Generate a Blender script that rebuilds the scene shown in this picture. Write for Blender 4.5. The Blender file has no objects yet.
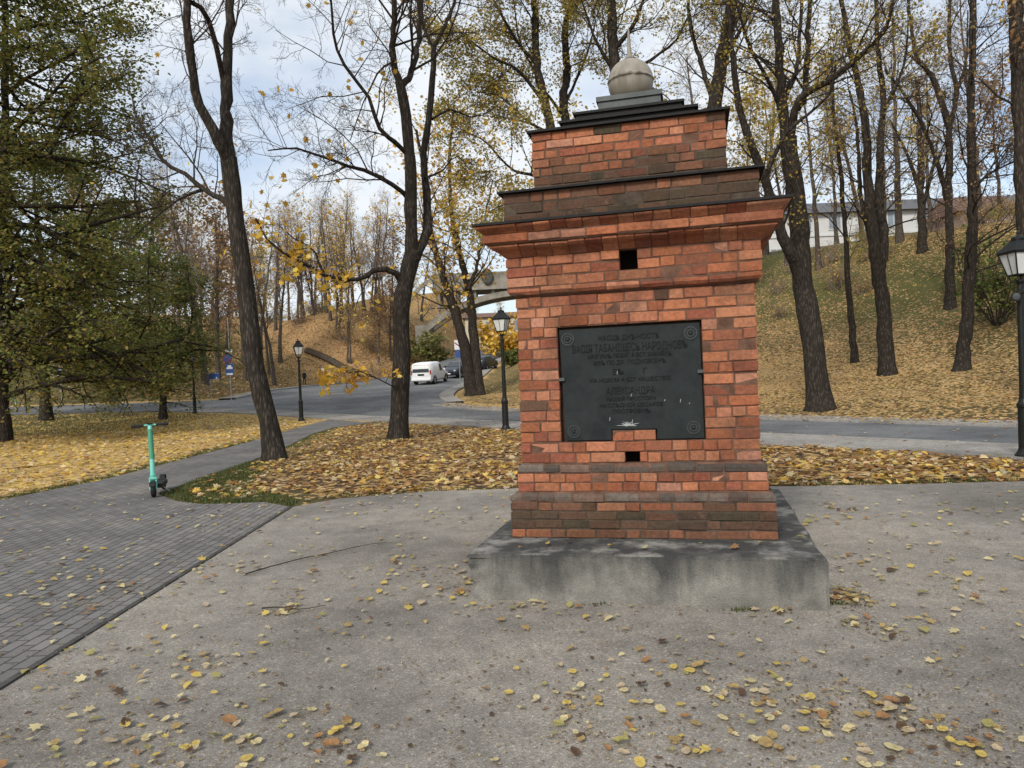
import bpy, bmesh, math, random
import numpy as np
from mathutils import Vector, Matrix, noise
R = math.radians
SC = bpy.context.scene
COL = SC.collection
rng = np.random.default_rng(7)
random.seed(7)
NOISE_SEED = Vector((3.1, 7.7, 1.3))

# ------------------------------------------------------------------ camera, sky, sun, exposure
EYE, FPX, ROLL, PITCH = 1.6, 740.0, R(2.4), R(0.62)
cam = bpy.data.objects.new('camera', bpy.data.cameras.new('camera'))
COL.objects.link(cam)
cam.data.sensor_width = 36.0
cam.data.lens = FPX / 1024 * 36
cam.data.clip_start = 0.05
cam.data.clip_end = 3000
cam.matrix_world = Matrix.Translation((0, 0, EYE)) @ Matrix.Rotation(R(90) - PITCH, 4, 'X') @ Matrix.Rotation(-ROLL, 4, 'Z')
SC.camera = cam
SUN_EL, SUN_AZ = R(38), R(205)          # azimuth clockwise from +Y: behind the camera, a little left
world = bpy.data.worlds.new('World'); SC.world = world
world.use_nodes = True
wn, wl = world.node_tree.nodes, world.node_tree.links
wn.clear()
w_out = wn.new('ShaderNodeOutputWorld'); bg1 = wn.new('ShaderNodeBackground'); bg2 = wn.new('ShaderNodeBackground')
mixw = wn.new('ShaderNodeMixShader'); sky = wn.new('ShaderNodeTexSky')
sky.sky_type = 'NISHITA'; sky.sun_disc = False; sky.sun_elevation = SUN_EL; sky.sun_rotation = SUN_AZ
sky.dust_density = 2.0
bg1.inputs['Strength'].default_value = 0.13
bg2.inputs['Color'].default_value = (0.90, 0.95, 1.0, 1); bg2.inputs['Strength'].default_value = 0.67
tc = wn.new('ShaderNodeTexCoord'); mp = wn.new('ShaderNodeMapping'); mp.inputs['Scale'].default_value = (1.0, 1.0, 2.6)
nz = wn.new('ShaderNodeTexNoise'); nz.inputs['Scale'].default_value = 2.3; nz.inputs['Detail'].default_value = 7; nz.inputs['Roughness'].default_value = .55
cr = wn.new('ShaderNodeValToRGB'); cr.color_ramp.elements[0].position = .34; cr.color_ramp.elements[1].position = .58
cr.color_ramp.elements[0].color = (.22, .22, .22, 1)
wl.new(tc.outputs['Generated'], mp.inputs[0]); wl.new(mp.outputs[0], nz.inputs['Vector']); wl.new(nz.outputs['Fac'], cr.inputs[0])
wl.new(cr.outputs[0], mixw.inputs[0]); wl.new(sky.outputs[0], bg1.inputs[0])
wl.new(bg1.outputs[0], mixw.inputs[1]); wl.new(bg2.outputs[0], mixw.inputs[2]); wl.new(mixw.outputs[0], w_out.inputs[0])
sun = bpy.data.objects.new('sun', bpy.data.lights.new('sun', 'SUN')); COL.objects.link(sun)
sun.data.energy = 2.0; sun.data.angle = R(12); sun.data.color = (1.0, .95, .87)
sdir = Vector((math.sin(SUN_AZ) * math.cos(SUN_EL), math.cos(SUN_AZ) * math.cos(SUN_EL), math.sin(SUN_EL)))
sun.rotation_euler = sdir.to_track_quat('Z', 'Y').to_euler()
SC.view_settings.view_transform = 'Standard'; SC.view_settings.look = 'None'
SC.view_settings.gamma = 1; SC.view_settings.use_curve_mapping = False
SC.view_settings.exposure = 0.58

# ------------------------------------------------------------------ photograph geometry helpers
def ray(px, py):
    xc, yc = (px - 512) / FPX, -(py - 384) / FPX
    c, s = math.cos(ROLL), math.sin(ROLL)
    x, y = xc * c + yc * s, -xc * s + yc * c
    return Vector((x, math.cos(PITCH) + y * math.sin(PITCH), -math.sin(PITCH) + y * math.cos(PITCH)))
def G(px, py, z=0.0):
    d = ray(px, py); t = (z - EYE) / d.z
    return (d.x * t, d.y * t)
def P(px, py, Y):
    d = ray(px, py); t = Y / d.y
    return np.array((d.x * t, Y, EYE + d.z * t))
def pix(p):
    v = cam.matrix_world.inverted() @ Vector(p)
    return 512 + FPX * v.x / -v.z, 384 - FPX * v.y / -v.z
def smooth(a, b, x):
    t = np.clip((np.asarray(x, float) - a) / (b - a), 0, 1); return t * t * (3 - 2 * t)
def inside(poly, x, y):
    x, y = np.asarray(x, float), np.asarray(y, float); r = np.zeros(x.shape, bool); n = len(poly)
    for i in range(n):
        (x1, y1), (x2, y2) = poly[i], poly[(i + 1) % n]
        if y1 == y2: continue
        r ^= ((y1 > y) != (y2 > y)) & (x < (x2 - x1) * (y - y1) / (y2 - y1) + x1)
    return r
def dist_line(line, x, y, closed=False):
    x, y = np.asarray(x, float), np.asarray(y, float); d = np.full(x.shape, 1e9); n = len(line)
    for i in range(n if closed else n - 1):
        (x1, y1), (x2, y2) = line[i], line[(i + 1) % n]
        dx, dy = x2 - x1, y2 - y1
        t = np.clip(((x - x1) * dx + (y - y1) * dy) / (dx * dx + dy * dy), 0, 1)
        d = np.minimum(d, np.hypot(x - x1 - t * dx, y - y1 - t * dy))
    return d

# ------------------------------------------------------------------ plan of the place
ROAD_N = [(22, -8), (12.6, 4.5), (7.9, 11.2), (4.2, 16.4), (0, 22.4), (-5.6, 30), (-11, 36.6), (-15, 40.4), (-19, 42.8), (-26, 45), (-60, 50), (-160, 60)]
ROAD_F = [(28.5, -3.5), (18.6, 7.3), (12.2, 16.2), (9.0, 20.9), (4.4, 27.9), (0.2, 34.2), (-3.6, 40.6), (-9, 48.2), (-18, 51.2), (-30, 53.5), (-60, 58), (-160, 68)]
SIDE_L = [(-14, 46.5), (-19.5, 52), (-21.5, 70), (-23.5, 93), (-16.5, 104), (-11.5, 113), (-8.5, 126), (-5, 160)]
SIDE_R = [(-3.6, 40.7), (-4.6, 47), (-4.2, 60), (-3.5, 72), (-2.8, 88), (-1.6, 105), (1, 126), (5, 160)]
LEFT_HILL = [(-400, 92), (-160, 70.5), (-60, 60.5), (-30, 55.6), (-21.3, 53.4), (-23.4, 70), (-25.6, 94), (-17.4, 105.6), (-12.4, 114.5), (-9.4, 127), (-6, 160), (-6, 900), (-400, 900)]
RIGHT_HILL = [(30, -3), (19.8, 8.2), (13.4, 17.1), (10.2, 21.8), (5.6, 28.8), (1.4, 35), (-2.4, 41.4), (-3.3, 47), (-2.9, 60), (-2.2, 72), (-1.5, 88), (-.3, 105), (2.3, 126), (7, 160), (7, 900), (400, 900), (400, -3)]
def H(x, y):
    x, y = np.asarray(x, float), np.asarray(y, float)
    z = np.interp(y, [34, 38, 42, 50, 64, 93, 130, 300], [0, .08, .27, .7, 1.17, 1.45, 2.2, 3])
    z = z * (1 - smooth(6, 20, x) * smooth(60, 30, y))
    z = z + smooth(-22, -6, x) * np.interp(y, [60, 70, 90, 110, 150, 300], [0, .35, 1.5, 2.9, 5, 6])
    z = z + smooth(152, 180, y) * smooth(-60, -30, x) * smooth(60, 20, x) * 9
    s = np.where(inside(LEFT_HILL, x, y), dist_line(LEFT_HILL, x, y, True), 0)
    s = s * (1 + 1.8 * smooth(88, 116, y) * smooth(-40, -18, x))
    z = z + np.interp(s, [0, 2, 10, 25, 33, 60], [0, .12, 2.6, 9.6, 11.4, 12.5])
    main = RIGHT_HILL[:7]
    ins = inside(RIGHT_HILL, x, y)
    s = np.where(ins, dist_line(main, x, y), 0)
    t = np.where(ins, dist_line(RIGHT_HILL[6:14], x, y), 0)
    prof = np.interp(s, [0, 2, 8.5, 11.5, 19, 30, 35, 60], [0.02, .22, 1.0, 1.6, 4.0, 9.4, 10.2, 10.8])
    z = z + np.where(ins, prof * smooth(0, 17, t) + smooth(0, 9, t) * .9 * smooth(17, 4, t) * smooth(36, 60, y) * 1.0, 0)
    return z
def h(x, y): return float(H(np.array([x]), np.array([y]))[0])
def hit(px, py, t0=3.0, t1=260.0):
    d = ray(px, py); t = np.linspace(t0, t1, 2600)
    z = EYE + d.z * t; g = H(d.x * t, d.y * t); k = np.argmax(z < g)
    return np.array((d.x * t[k], d.y * t[k], g[k]))

PLAZA = [G(291, 508), G(340, 499), G(430, 492), G(520, 489), G(650, 487), G(785, 487), G(900, 485), G(1024, 482), (11, 8.5), (16, 0), (16, -8), (-2.87, -8), (-2.87, 4)]
PATH = [(-22, 5), (-11, 10.6), G(0, 501), G(100, 481), G(175, 462), G(250, 442), G(311, 424.5), G(330, 419.5), G(372, 423), G(334, 428), G(311, 435), G(285, 448),
        G(250, 462), G(194, 481), G(158, 495), G(176, 502), G(200, 505), G(231, 504.5), G(264, 503), G(291, 508), (-2.87, 4), (-2.87, -8), (-22, -8)]

# ------------------------------------------------------------------ object helpers
def tag(o, label=None, cat=None, group=None, kind=None):
    if label: o['label'] = label
    if cat: o['category'] = cat
    if group: o['group'] = group
    if kind: o['kind'] = kind
    return o
def thing(name, label, cat, loc=(0, 0, 0), rz=0, group=None):
    o = bpy.data.objects.new(name, None); COL.objects.link(o)
    o.location = loc; o.rotation_euler = (0, 0, rz); o.empty_display_size = .2
    return tag(o, label, cat, group)
def link(name, me, parent=None):
    o = bpy.data.objects.new(name, me); COL.objects.link(o)
    if parent: o.parent = parent
    return o
def np_mesh(name, verts, polys, mats, midx=None, cols=None, flat=False):
    """verts (N,3); polys: list of (F,k) index arrays; midx: list of ints or arrays per polys entry"""
    me = bpy.data.meshes.new(name)
    verts = np.ascontiguousarray(verts, np.float32)
    polys = [np.asarray(p, np.int32) for p in polys if len(p)]
    me.vertices.add(len(verts)); me.vertices.foreach_set('co', verts.ravel())
    tot = np.concatenate([np.full(len(p), p.shape[1], np.int32) for p in polys])
    lv = np.concatenate([p.ravel() for p in polys])
    me.loops.add(len(lv)); me.loops.foreach_set('vertex_index', lv)
    me.polygons.add(len(tot)); me.polygons.foreach_set('loop_start', np.concatenate(([0], np.cumsum(tot)[:-1])).astype(np.int32))
    if midx is not None:
        me.polygons.foreach_set('material_index', np.concatenate([np.broadcast_to(np.asarray(m, np.int32), (len(p),)) for m, p in zip(midx, polys)]))
    me.polygons.foreach_set('use_smooth', np.full(len(tot), not flat))
    for m in mats: me.materials.append(m)
    me.update(calc_edges=True)
    if cols is not None:
        a = me.attributes.new('Col', 'FLOAT_COLOR', 'POINT')
        c = np.ones((len(verts), 4), np.float32); c[:, :3] = cols
        a.data.foreach_set('color', c.ravel())
    return me
def bm_obj(name, bm, mat, parent=None, smooth_=False, bevel=0):
    if bevel:
        bmesh.ops.bevel(bm, geom=list(bm.edges), offset=bevel, segments=2, affect='EDGES', clamp_overlap=True)
    me = bpy.data.meshes.new(name); bmesh.ops.recalc_face_normals(bm, faces=bm.faces); bm.to_mesh(me); bm.free()
    for m in (mat if isinstance(mat, (list, tuple)) else [mat]): me.materials.append(m)
    if smooth_:
        for p in me.polygons: p.use_smooth = True
    return link(name, me, parent)
def box(bm, x0, x1, y0, y1, z0, z1, mi=0):
    v = [bm.verts.new(c) for c in ((x0, y0, z0), (x1, y0, z0), (x1, y1, z0), (x0, y1, z0), (x0, y0, z1), (x1, y0, z1), (x1, y1, z1), (x0, y1, z1))]
    for f in ((0, 3, 2, 1), (4, 5, 6, 7), (0, 1, 5, 4), (1, 2, 6, 5), (2, 3, 7, 6), (3, 0, 4, 7)):
        bm.faces.new([v[i] for i in f]).material_index = mi
def bar(bm, a, b, r0, r1=None, k=8):
    r1 = r0 if r1 is None else r1
    a, b = Vector(a), Vector(b); t = (b - a).normalized()
    n = t.cross(Vector((0, 0, 1)) if abs(t.z) < .9 else Vector((1, 0, 0))).normalized(); m = t.cross(n)
    va = [bm.verts.new(a + (n * math.cos(2 * math.pi * i / k) + m * math.sin(2 * math.pi * i / k)) * r0) for i in range(k)]
    vb = [bm.verts.new(b + (n * math.cos(2 * math.pi * i / k) + m * math.sin(2 * math.pi * i / k)) * r1) for i in range(k)]
    for i in range(k): bm.faces.new((va[i], va[(i + 1) % k], vb[(i + 1) % k], vb[i]))
    bm.faces.new(va[::-1]); bm.faces.new(vb)
def lathe(bm, prof, k=16, c=(0, 0), ang=0):
    rings = []
    for r, z in prof:
        rings.append([bm.verts.new((c[0] + max(r, 1e-4) * math.cos(ang + 2 * math.pi * i / k), c[1] + max(r, 1e-4) * math.sin(ang + 2 * math.pi * i / k), z)) for i in range(k)])
    for a, b in zip(rings, rings[1:]):
        for i in range(k): bm.faces.new((a[i], a[(i + 1) % k], b[(i + 1) % k], b[i]))
    bm.faces.new(rings[0][::-1]); bm.faces.new(rings[-1])
def loft(bm, secs, cap=True, mi=0):
    rings = [[bm.verts.new(p) for p in s] for s in secs]; k = len(rings[0])
    for a, b in zip(rings, rings[1:]):
        for i in range(k): bm.faces.new((a[i], a[(i + 1) % k], b[(i + 1) % k], b[i])).material_index = mi
    if cap:
        bm.faces.new(rings[0][::-1]).material_index = mi; bm.faces.new(rings[-1]).material_index = mi
def plate(bm, pts, n, th, mi=0):
    """solid plate from a polygon, thickened along n"""
    n = Vector(n); a = [bm.verts.new(Vector(p)) for p in pts]; b = [bm.verts.new(Vector(p) + n * th) for p in pts]; k = len(pts)
    bm.faces.new(a[::-1]).material_index = mi; bm.faces.new(b).material_index = mi
    for i in range(k): bm.faces.new((a[i], a[(i + 1) % k], b[(i + 1) % k], b[i])).material_index = mi
_U = ['first', 'second', 'third', 'fourth', 'fifth', 'sixth', 'seventh', 'eighth', 'ninth']
ORD = _U + ['tenth', 'eleventh', 'twelfth', 'thirteenth', 'fourteenth', 'fifteenth', 'sixteenth', 'seventeenth', 'eighteenth', 'nineteenth']
for _t, _o in (('twenty', 'twentieth'), ('thirty', 'thirtieth'), ('forty', 'fortieth')): ORD += [_o] + [_t + '-' + u for u in _U]

# ------------------------------------------------------------------ materials
class Mat:
    def __init__(s, name, rough=.8, spec=.3, metal=0):
        s.m = bpy.data.materials.new(name); s.m.use_nodes = True
        s.n, s.l = s.m.node_tree.nodes, s.m.node_tree.links
        s.b = s.n['Principled BSDF']; s.b.inputs['Roughness'].default_value = rough
        s.b.inputs['Specular IOR Level'].default_value = spec; s.b.inputs['Metallic'].default_value = metal
        s.tc = s.n.new('ShaderNodeTexCoord')
    def vec(s, scale=(1, 1, 1), rot=0, src='Object'):
        m = s.n.new('ShaderNodeMapping'); m.inputs['Scale'].default_value = scale; m.inputs['Rotation'].default_value = (0, 0, rot)
        s.l.new(s.tc.outputs[src], m.inputs[0]); return m.outputs[0]
    def noise(s, scale, detail=4, rough=.55, v=None):
        t = s.n.new('ShaderNodeTexNoise'); t.inputs['Scale'].default_value = scale; t.inputs['Detail'].default_value = detail; t.inputs['Roughness'].default_value = rough
        s.l.new(v if v is not None else s.tc.outputs['Object'], t.inputs['Vector']); return t.outputs['Fac']
    def voro(s, scale, v=None, feature='F1', rnd=1):
        t = s.n.new('ShaderNodeTexVoronoi'); t.feature = feature; t.inputs['Scale'].default_value = scale; t.inputs['Randomness'].default_value = rnd
        s.l.new(v if v is not None else s.tc.outputs['Object'], t.inputs['Vector']); return t
    def ramp(s, fac, stops, interp='LINEAR'):
        r = s.n.new('ShaderNodeValToRGB'); e = r.color_ramp.elements; r.color_ramp.interpolation = interp
        while len(e) < len(stops): e.new(.5)
        for el, (p, c) in zip(e, stops):
            el.position = p; el.color = (c[0], c[1], c[2], 1) if hasattr(c, '__len__') else (c, c, c, 1)
        s.l.new(fac, r.inputs[0]); return r.outputs[0]
    def mix(s, fac, a, b, blend='MIX'):
        m = s.n.new('ShaderNodeMix'); m.data_type = 'RGBA'; m.blend_type = blend; m.clamp_factor = True
        for sock, v in ((m.inputs[0], fac), (m.inputs[6], a), (m.inputs[7], b)):
            if isinstance(v, bpy.types.NodeSocket): s.l.new(v, sock)
            elif hasattr(v, '__len__'): sock.default_value = (v[0], v[1], v[2], 1)
            else: sock.default_value = v if sock.type == 'VALUE' else (v, v, v, 1)
        return m.outputs[2]
    def math(s, op, a, b=None):
        m = s.n.new('ShaderNodeMath'); m.operation = op
        for sock, v in ((m.inputs[0], a), (m.inputs[1], b)):
            if v is None: continue
            if isinstance(v, bpy.types.NodeSocket): s.l.new(v, sock)
            else: sock.default_value = v
        return m.outputs[0]
    def sep(s, sock):
        t = s.n.new('ShaderNodeSeparateXYZ'); s.l.new(sock, t.inputs[0]); return t.outputs
    def attr(s, name='Col'):
        a = s.n.new('ShaderNodeAttribute'); a.attribute_name = name; return a.outputs['Color']
    def color(s, c):
        if isinstance(c, bpy.types.NodeSocket): s.l.new(c, s.b.inputs['Base Color'])
        else: s.b.inputs['Base Color'].default_value = (*c, 1)
    def bump(s, hgt, dist=.01, strength=1.0, prev=None):
        b = s.n.new('ShaderNodeBump'); b.inputs['Distance'].default_value = dist; b.inputs['Strength'].default_value = strength
        s.l.new(hgt, b.inputs['Height'])
        if prev is not None: s.l.new(prev, b.inputs['Normal'])
        s.l.new(b.outputs[0], s.b.inputs['Normal']); return b.outputs[0]
def simple(name, c, rough=.6, spec=.4, metal=0, var=.25, scale=12, bump=0):
    m = Mat(name, rough, spec, metal); f = m.noise(scale, 5, .6)
    m.color(m.ramp(f, [(.25, [x * (1 - var) for x in c]), (.75, [min(1, x * (1 + var)) for x in c])]))
    if bump: m.bump(m.noise(scale * 6, 4), bump)
    return m.m

def bark_mat(name, a, b, c):
    m = Mat(name, .95, .1); v = m.vec((1, 1, .22))
    f = m.noise(14, 6, .65, v); g = m.noise(2.2, 3)
    vo = m.voro(22, v).outputs['Distance']
    col = m.ramp(f, [(.3, a), (.55, b), (.75, c)])
    col = m.mix(m.ramp(g, [(.45, 0), (.75, .5)]), col, [x * 1.15 + .008 for x in b])
    col = m.mix(m.ramp(vo, [(.1, 0), (.5, .75)]), col, [x * .4 for x in a])
    m.color(col); m.bump(m.mix(.5, f, vo), .035); return m.m
M_BARK = bark_mat('bark_dark', (.032, .027, .022), (.080, .067, .055), (.128, .108, .09))
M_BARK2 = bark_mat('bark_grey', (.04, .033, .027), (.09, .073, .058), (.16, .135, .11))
M_BARK3 = bark_mat('bark_hazed', (.10, .082, .068), (.17, .14, .115), (.25, .21, .175))  # bark for far trees, distance haze put into its paler colour
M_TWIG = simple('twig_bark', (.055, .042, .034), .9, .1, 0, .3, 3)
M_TWIG2 = simple('twig_hazed', (.22, .175, .145), .9, .1, 0, .3, 3)  # lightened so the haze over distant twigs sits in the colour
def leaf_mat():
    m = Mat('leaf', .6, .25); c = m.attr(); f = m.noise(9, 3)
    col = m.mix(1.0, c, m.ramp(f, [(.3, .78), (.7, 1.15)]), 'MULTIPLY'); m.color(col)
    tr = m.n.new('ShaderNodeBsdfTranslucent'); mx = m.n.new('ShaderNodeMixShader'); mx.inputs[0].default_value = .42
    m.l.new(col, tr.inputs[0]); m.l.new(m.b.outputs[0], mx.inputs[1]); m.l.new(tr.outputs[0], mx.inputs[2])
    m.l.new(mx.outputs[0], m.n['Material Output'].inputs[0]); return m.m
M_LEAF = leaf_mat()
def ground_mat():
    m = Mat('lawn_with_leaves', .95, .1)
    s = m.sep(m.attr('cover')); cov, brown, green = s[0], s[1], s[2]
    big = m.noise(.35, 4); mid = m.noise(1.6, 4); fine = m.noise(40, 3)
    warp = m.n.new('ShaderNodeVectorMath'); warp.operation = 'ADD'
    nt = m.n.new('ShaderNodeTexNoise'); nt.inputs['Scale'].default_value = 6
    m.l.new(m.tc.outputs['Object'], nt.inputs['Vector'])
    sc = m.n.new('ShaderNodeVectorMath'); sc.operation = 'SCALE'; sc.inputs['Scale'].default_value = .12
    m.l.new(nt.outputs['Color'], sc.inputs[0]); m.l.new(sc.outputs[0], warp.inputs[0]); m.l.new(m.tc.outputs['Object'], warp.inputs[1])
    v1 = m.voro(12.5, warp.outputs[0]); rnd = m.sep(v1.outputs['Color'])
    yellow = m.ramp(rnd[0], [(0, (.32, .19, .07)), (.25, (.58, .40, .12)), (.5, (.68, .51, .20)), (.75, (.42, .28, .13)), (1, (.22, .13, .07))])
    brn = m.ramp(rnd[0], [(0, (.16, .085, .04)), (.3, (.29, .155, .065)), (.6, (.38, .22, .10)), (.85, (.52, .38, .2)), (1, (.11, .065, .04))])
    lf = m.mix(m.math('ADD', brown, m.math('MULTIPLY', m.math('SUBTRACT', mid, .5), .8)), yellow, brn)
    soil = m.ramp(fine, [(.3, (.040, .025, .016)), (.7, (.11, .066, .04))])
    grass = m.ramp(fine, [(.3, (.046, .047, .016)), (.7, (.122, .118, .042))])
    gnd = m.mix(m.math('ADD', green, m.math('MULTIPLY', m.math('SUBTRACT', mid, .5), 1.3)), soil, grass)
    th = m.math('ADD', cov, m.math('ADD', m.math('MULTIPLY', m.math('SUBTRACT', big, .5), .7), m.math('MULTIPLY', m.math('SUBTRACT', mid, .5), .6)))
    mask = m.math('GREATER_THAN', th, rnd[1])
    m.color(m.mix(mask, gnd, lf))
    m.bump(m.mix(.6, v1.outputs['Distance'], fine), .03)
    return m.m
M_GROUND = ground_mat()
def asphalt_mat(name, base, warm, grain=260, wet=False):
    m = Mat(name, .9, .25)
    a, b, c = m.noise(.45, 5, .6), m.noise(grain, 2, .7), m.noise(5, 5, .6)
    vo = m.voro(grain * .55)
    g = m.noise(.16, 3, .5)
    a = m.math('ADD', a, m.math('MULTIPLY', m.math('SUBTRACT', g, .5), .5))
    col = m.ramp(a, [(.30, [x * .62 for x in base]), (.5, base), (.68, warm)])
    col = m.mix(1.0, col, m.ramp(b, [(.3, .66), (.5, 1), (.68, 1.35)]), 'MULTIPLY')
    col = m.mix(.8, col, m.ramp(m.sep(vo.outputs['Color'])[0], [(0, .75), (.8, 1.05), (.94, 1.35), (1, 1.6)]), 'MULTIPLY')
    col = m.mix(.6, col, m.ramp(c, [(.35, .72), (.65, 1.15)]), 'MULTIPLY')
    m.color(col); m.bump(m.mix(.5, b, vo.outputs['Distance']), .004); return m
mp_ = asphalt_mat('gravelly_asphalt', (.232, .212, .184), (.29, .262, .222), 170)
M_PLAZA = mp_.m
M_ROAD = asphalt_mat('road_asphalt', (.125, .128, .132), (.17, .172, .174), 130).m
M_PAVE = asphalt_mat('pavement_concrete', (.25, .235, .215), (.30, .28, .25), 90).m
M_KERB = simple('kerb_stone', (.27, .255, .235), .9, .2, 0, .25, 5, .01)
def paver_mat():
    m = Mat('grey_pavers', .85, .3); v = m.vec((1, 1, 1), R(90))
    t = m.n.new('ShaderNodeTexBrick'); m.l.new(v, t.inputs['Vector'])
    t.inputs['Scale'].default_value = 1; t.inputs['Brick Width'].default_value = .2; t.inputs['Row Height'].default_value = .1
    t.inputs['Mortar Size'].default_value = .007; t.inputs['Mortar Smooth'].default_value = .3
    t.inputs['Color1'].default_value = (.118, .114, .110, 1); t.inputs['Color2'].default_value = (.172, .165, .158, 1); t.inputs['Mortar'].default_value = (.055, .05, .044, 1)
    a = m.noise(.7, 5, .6); b = m.noise(150, 2, .7)
    col = m.mix(1.0, t.outputs['Color'], m.ramp(a, [(.3, (.74, .73, .72)), (.5, (1, 1, 1)), (.7, (1.35, 1.28, 1.18))]), 'MULTIPLY')
    col = m.mix(.8, col, m.ramp(b, [(.3, .65), (.7, 1.35)]), 'MULTIPLY')
    m.color(col); m.bump(m.math('MULTIPLY', t.outputs['Fac'], -1), .008); return m.m
M_PAVER = paver_mat()
M_EDGE = simple('path_edging', (.06, .058, .055), .9, .2, 0, .4, 8)
def brick_mat(name, dark=0.0):
    m = Mat(name, .92, .15); c = m.attr()
    a = m.noise(38, 4, .6); b = m.noise(4, 6, .7); g = m.noise(160, 2, .6); e = m.noise(7, 5, .65)
    col = m.mix(1.0, c, m.ramp(a, [(.3, .72), (.7, 1.2)]), 'MULTIPLY')
    col = m.mix(m.ramp(b, [(.48, 0), (.74, .75)]), col, (.085, .05, .036))
    w = m.noise(1.7, 5, .65)
    col = m.mix(1.0, col, m.ramp(w, [(.3, (.74, .70, .68)), (.5, (1, 1, 1)), (.7, (1.1, 1.1, 1.1))]), 'MULTIPLY')
    col = m.mix(m.ramp(e, [(.64, 0), (.80, .4)]), col, (.40, .24, .17))
    m.color(col); m.bump(m.mix(.5, a, g), .005); return m.m
M_BRICK = brick_mat('red_brick')
def mortar_mat():
    m = Mat('mortar', .95, .1); m.color(m.mix(1.0, m.attr(), m.ramp(m.noise(9, 5, .6), [(.25, .4), (.75, 1.5)]), 'MULTIPLY')); m.bump(m.noise(54, 4), .006); return m.m
M_MORTAR = mortar_mat()
M_DARK = simple('cavity_shade_paint', (.012, .010, .009), .95, .1)  # near-black colour stands in for shade deep in the openings
M_FLASH = simple('black_flashing', (.009, .009, .0095), .65, .25, .1, .5, 9, .003)
M_GREYMETAL = simple('painted_grey_metal', (.06, .07, .07), .6, .4, .1, .3, 9)
M_BALL = None
def ball_mat():
    m = Mat('weathered_ball', .55, .4); z = m.sep(m.tc.outputs['Object'])[2]
    n = m.noise(9, 6, .7, m.vec((1, 1, .25))); k = m.noise(16, 5, .7)
    col = m.ramp(n, [(.3, (.14, .122, .095)), (.6, (.26, .238, .195))])
    seam = m.math('ADD', m.math('MULTIPLY', m.math('ABSOLUTE', m.math('SUBTRACT', z, .21)), 22), m.math('MULTIPLY', m.math('SUBTRACT', k, .5), 1.8))
    col = m.mix(m.ramp(seam, [(.05, .85), (.4, 0)]), col, (.05, .035, .02))
    low = m.math('ADD', m.math('MULTIPLY', z, -3.5), m.math('ADD', n, .35))
    col = m.mix(m.ramp(low, [(.35, 0), (.9, .55)]), col, (.13, .10, .06))
    m.color(col); return m.m
M_BALL = ball_mat()
def concrete_mat():
    m = Mat('plinth_concrete', .9, .2); z = m.sep(m.tc.outputs['Object'])[2]
    st = m.noise(5, 6, .65, m.vec((1, 1, .18))); bl = m.noise(3.2, 6, .65); fn = m.noise(90, 3, .6); pt = m.noise(1.3, 4)
    col = m.ramp(bl, [(.3, (.12, .116, .105)), (.52, (.20, .192, .172)), (.72, (.30, .285, .25))])
    wet = m.math('ADD', m.math('MULTIPLY', z, 2.7), m.math('MULTIPLY', m.math('SUBTRACT', st, .5), 2.2))
    col = m.mix(m.ramp(wet, [(.2, 0), (1.0, .90)]), col, (.037, .039, .039))
    col = m.mix(m.ramp(m.math('MULTIPLY', m.math('GREATER_THAN', z, .33), bl), [(.5, 0), (.64, .75)]), col, (.30, .29, .27))
    col = m.mix(.7, col, m.ramp(fn, [(.3, .7), (.7, 1.25)]), 'MULTIPLY')
    m.color(col); m.bump(m.mix(.5, fn, bl), .012); return m.m
M_CONC = concrete_mat()
def plaque_mat():
    m = Mat('blackened_metal_plaque', .7, .22, .1); a = m.noise(6, 6, .7); b = m.noise(22, 5, .75); c = m.noise(2.2, 3)
    col = m.ramp(a, [(.3, (.010, .0135, .0145)), (.7, (.024, .030, .031))])
    col = m.mix(m.ramp(b, [(.70, 0), (.8, .5)]), col, (.14, .15, .15))
    m.color(col); m.bump(m.mix(.5, a, b), .003); return m.m
M_PLAQUE = plaque_mat()
M_LETTER = simple('raised_letters', (.0085, .011, .0115), .7, .2, .05, .5, 30)
M_SCUFF = simple('white_scuff', (.34, .36, .36), .9, .1, 0, .3, 60)
M_BLACK = simple('black_paint', (.007, .008, .0075), .5, .3, 0, .35, 14, .001)
M_GLASSW = simple('frosted_lamp_glass', (.55, .57, .56), .25, .5, 0, .12, 5)
M_STEEL = simple('galvanised_steel', (.34, .35, .35), .5, .5, .5, .15, 12)
M_MINT = simple('mint_paint', (.16, .52, .43), .35, .5, 0, .08, 6)
M_GREEN = simple('green_panel', (.045, .25, .15), .4, .5, 0, .1, 6)
M_RUB = simple('black_rubber', (.015, .015, .016), .8, .3)
M_WHITE = simple('white_car_paint', (.72, .73, .74), .35, .5, 0, .05, 3)
M_NAVY = simple('dark_blue_car_paint', (.022, .028, .042), .22, .6, .2, .1, 3)
M_GLASS = simple('tinted_glass', (.03, .036, .042), .08, .6, 0, .2, 2)
M_CHROME = simple('grey_alloy', (.4, .4, .41), .35, .5, .7, .1, 6)
M_REDL = simple('red_tail_lamp', (.35, .02, .015), .3, .5)
M_HEADL = simple('clear_head_lamp', (.6, .62, .63), .15, .6)
M_BLUE = simple('sign_blue', (.03, .08, .27), .5, .4, 0, .1, 5)
M_RED = simple('sign_red', (.20, .03, .07), .5, .4, 0, .1, 5)
M_SIGNW = simple('sign_white', (.70, .71, .72), .5, .4, 0, .05, 5)
M_BCONC = simple('bridge_concrete', (.22, .205, .175), .9, .2, 0, .45, .9, .02)
M_WALLW = simple('white_render', (.52, .53, .53), .9, .2, 0, .06, 1)
M_WALLC = simple('cream_render', (.52, .47, .36), .9, .2, 0, .12, 1)
M_ROOF = simple('slate_roof', (.10, .10, .105), .8, .3, 0, .2, 3)
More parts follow.
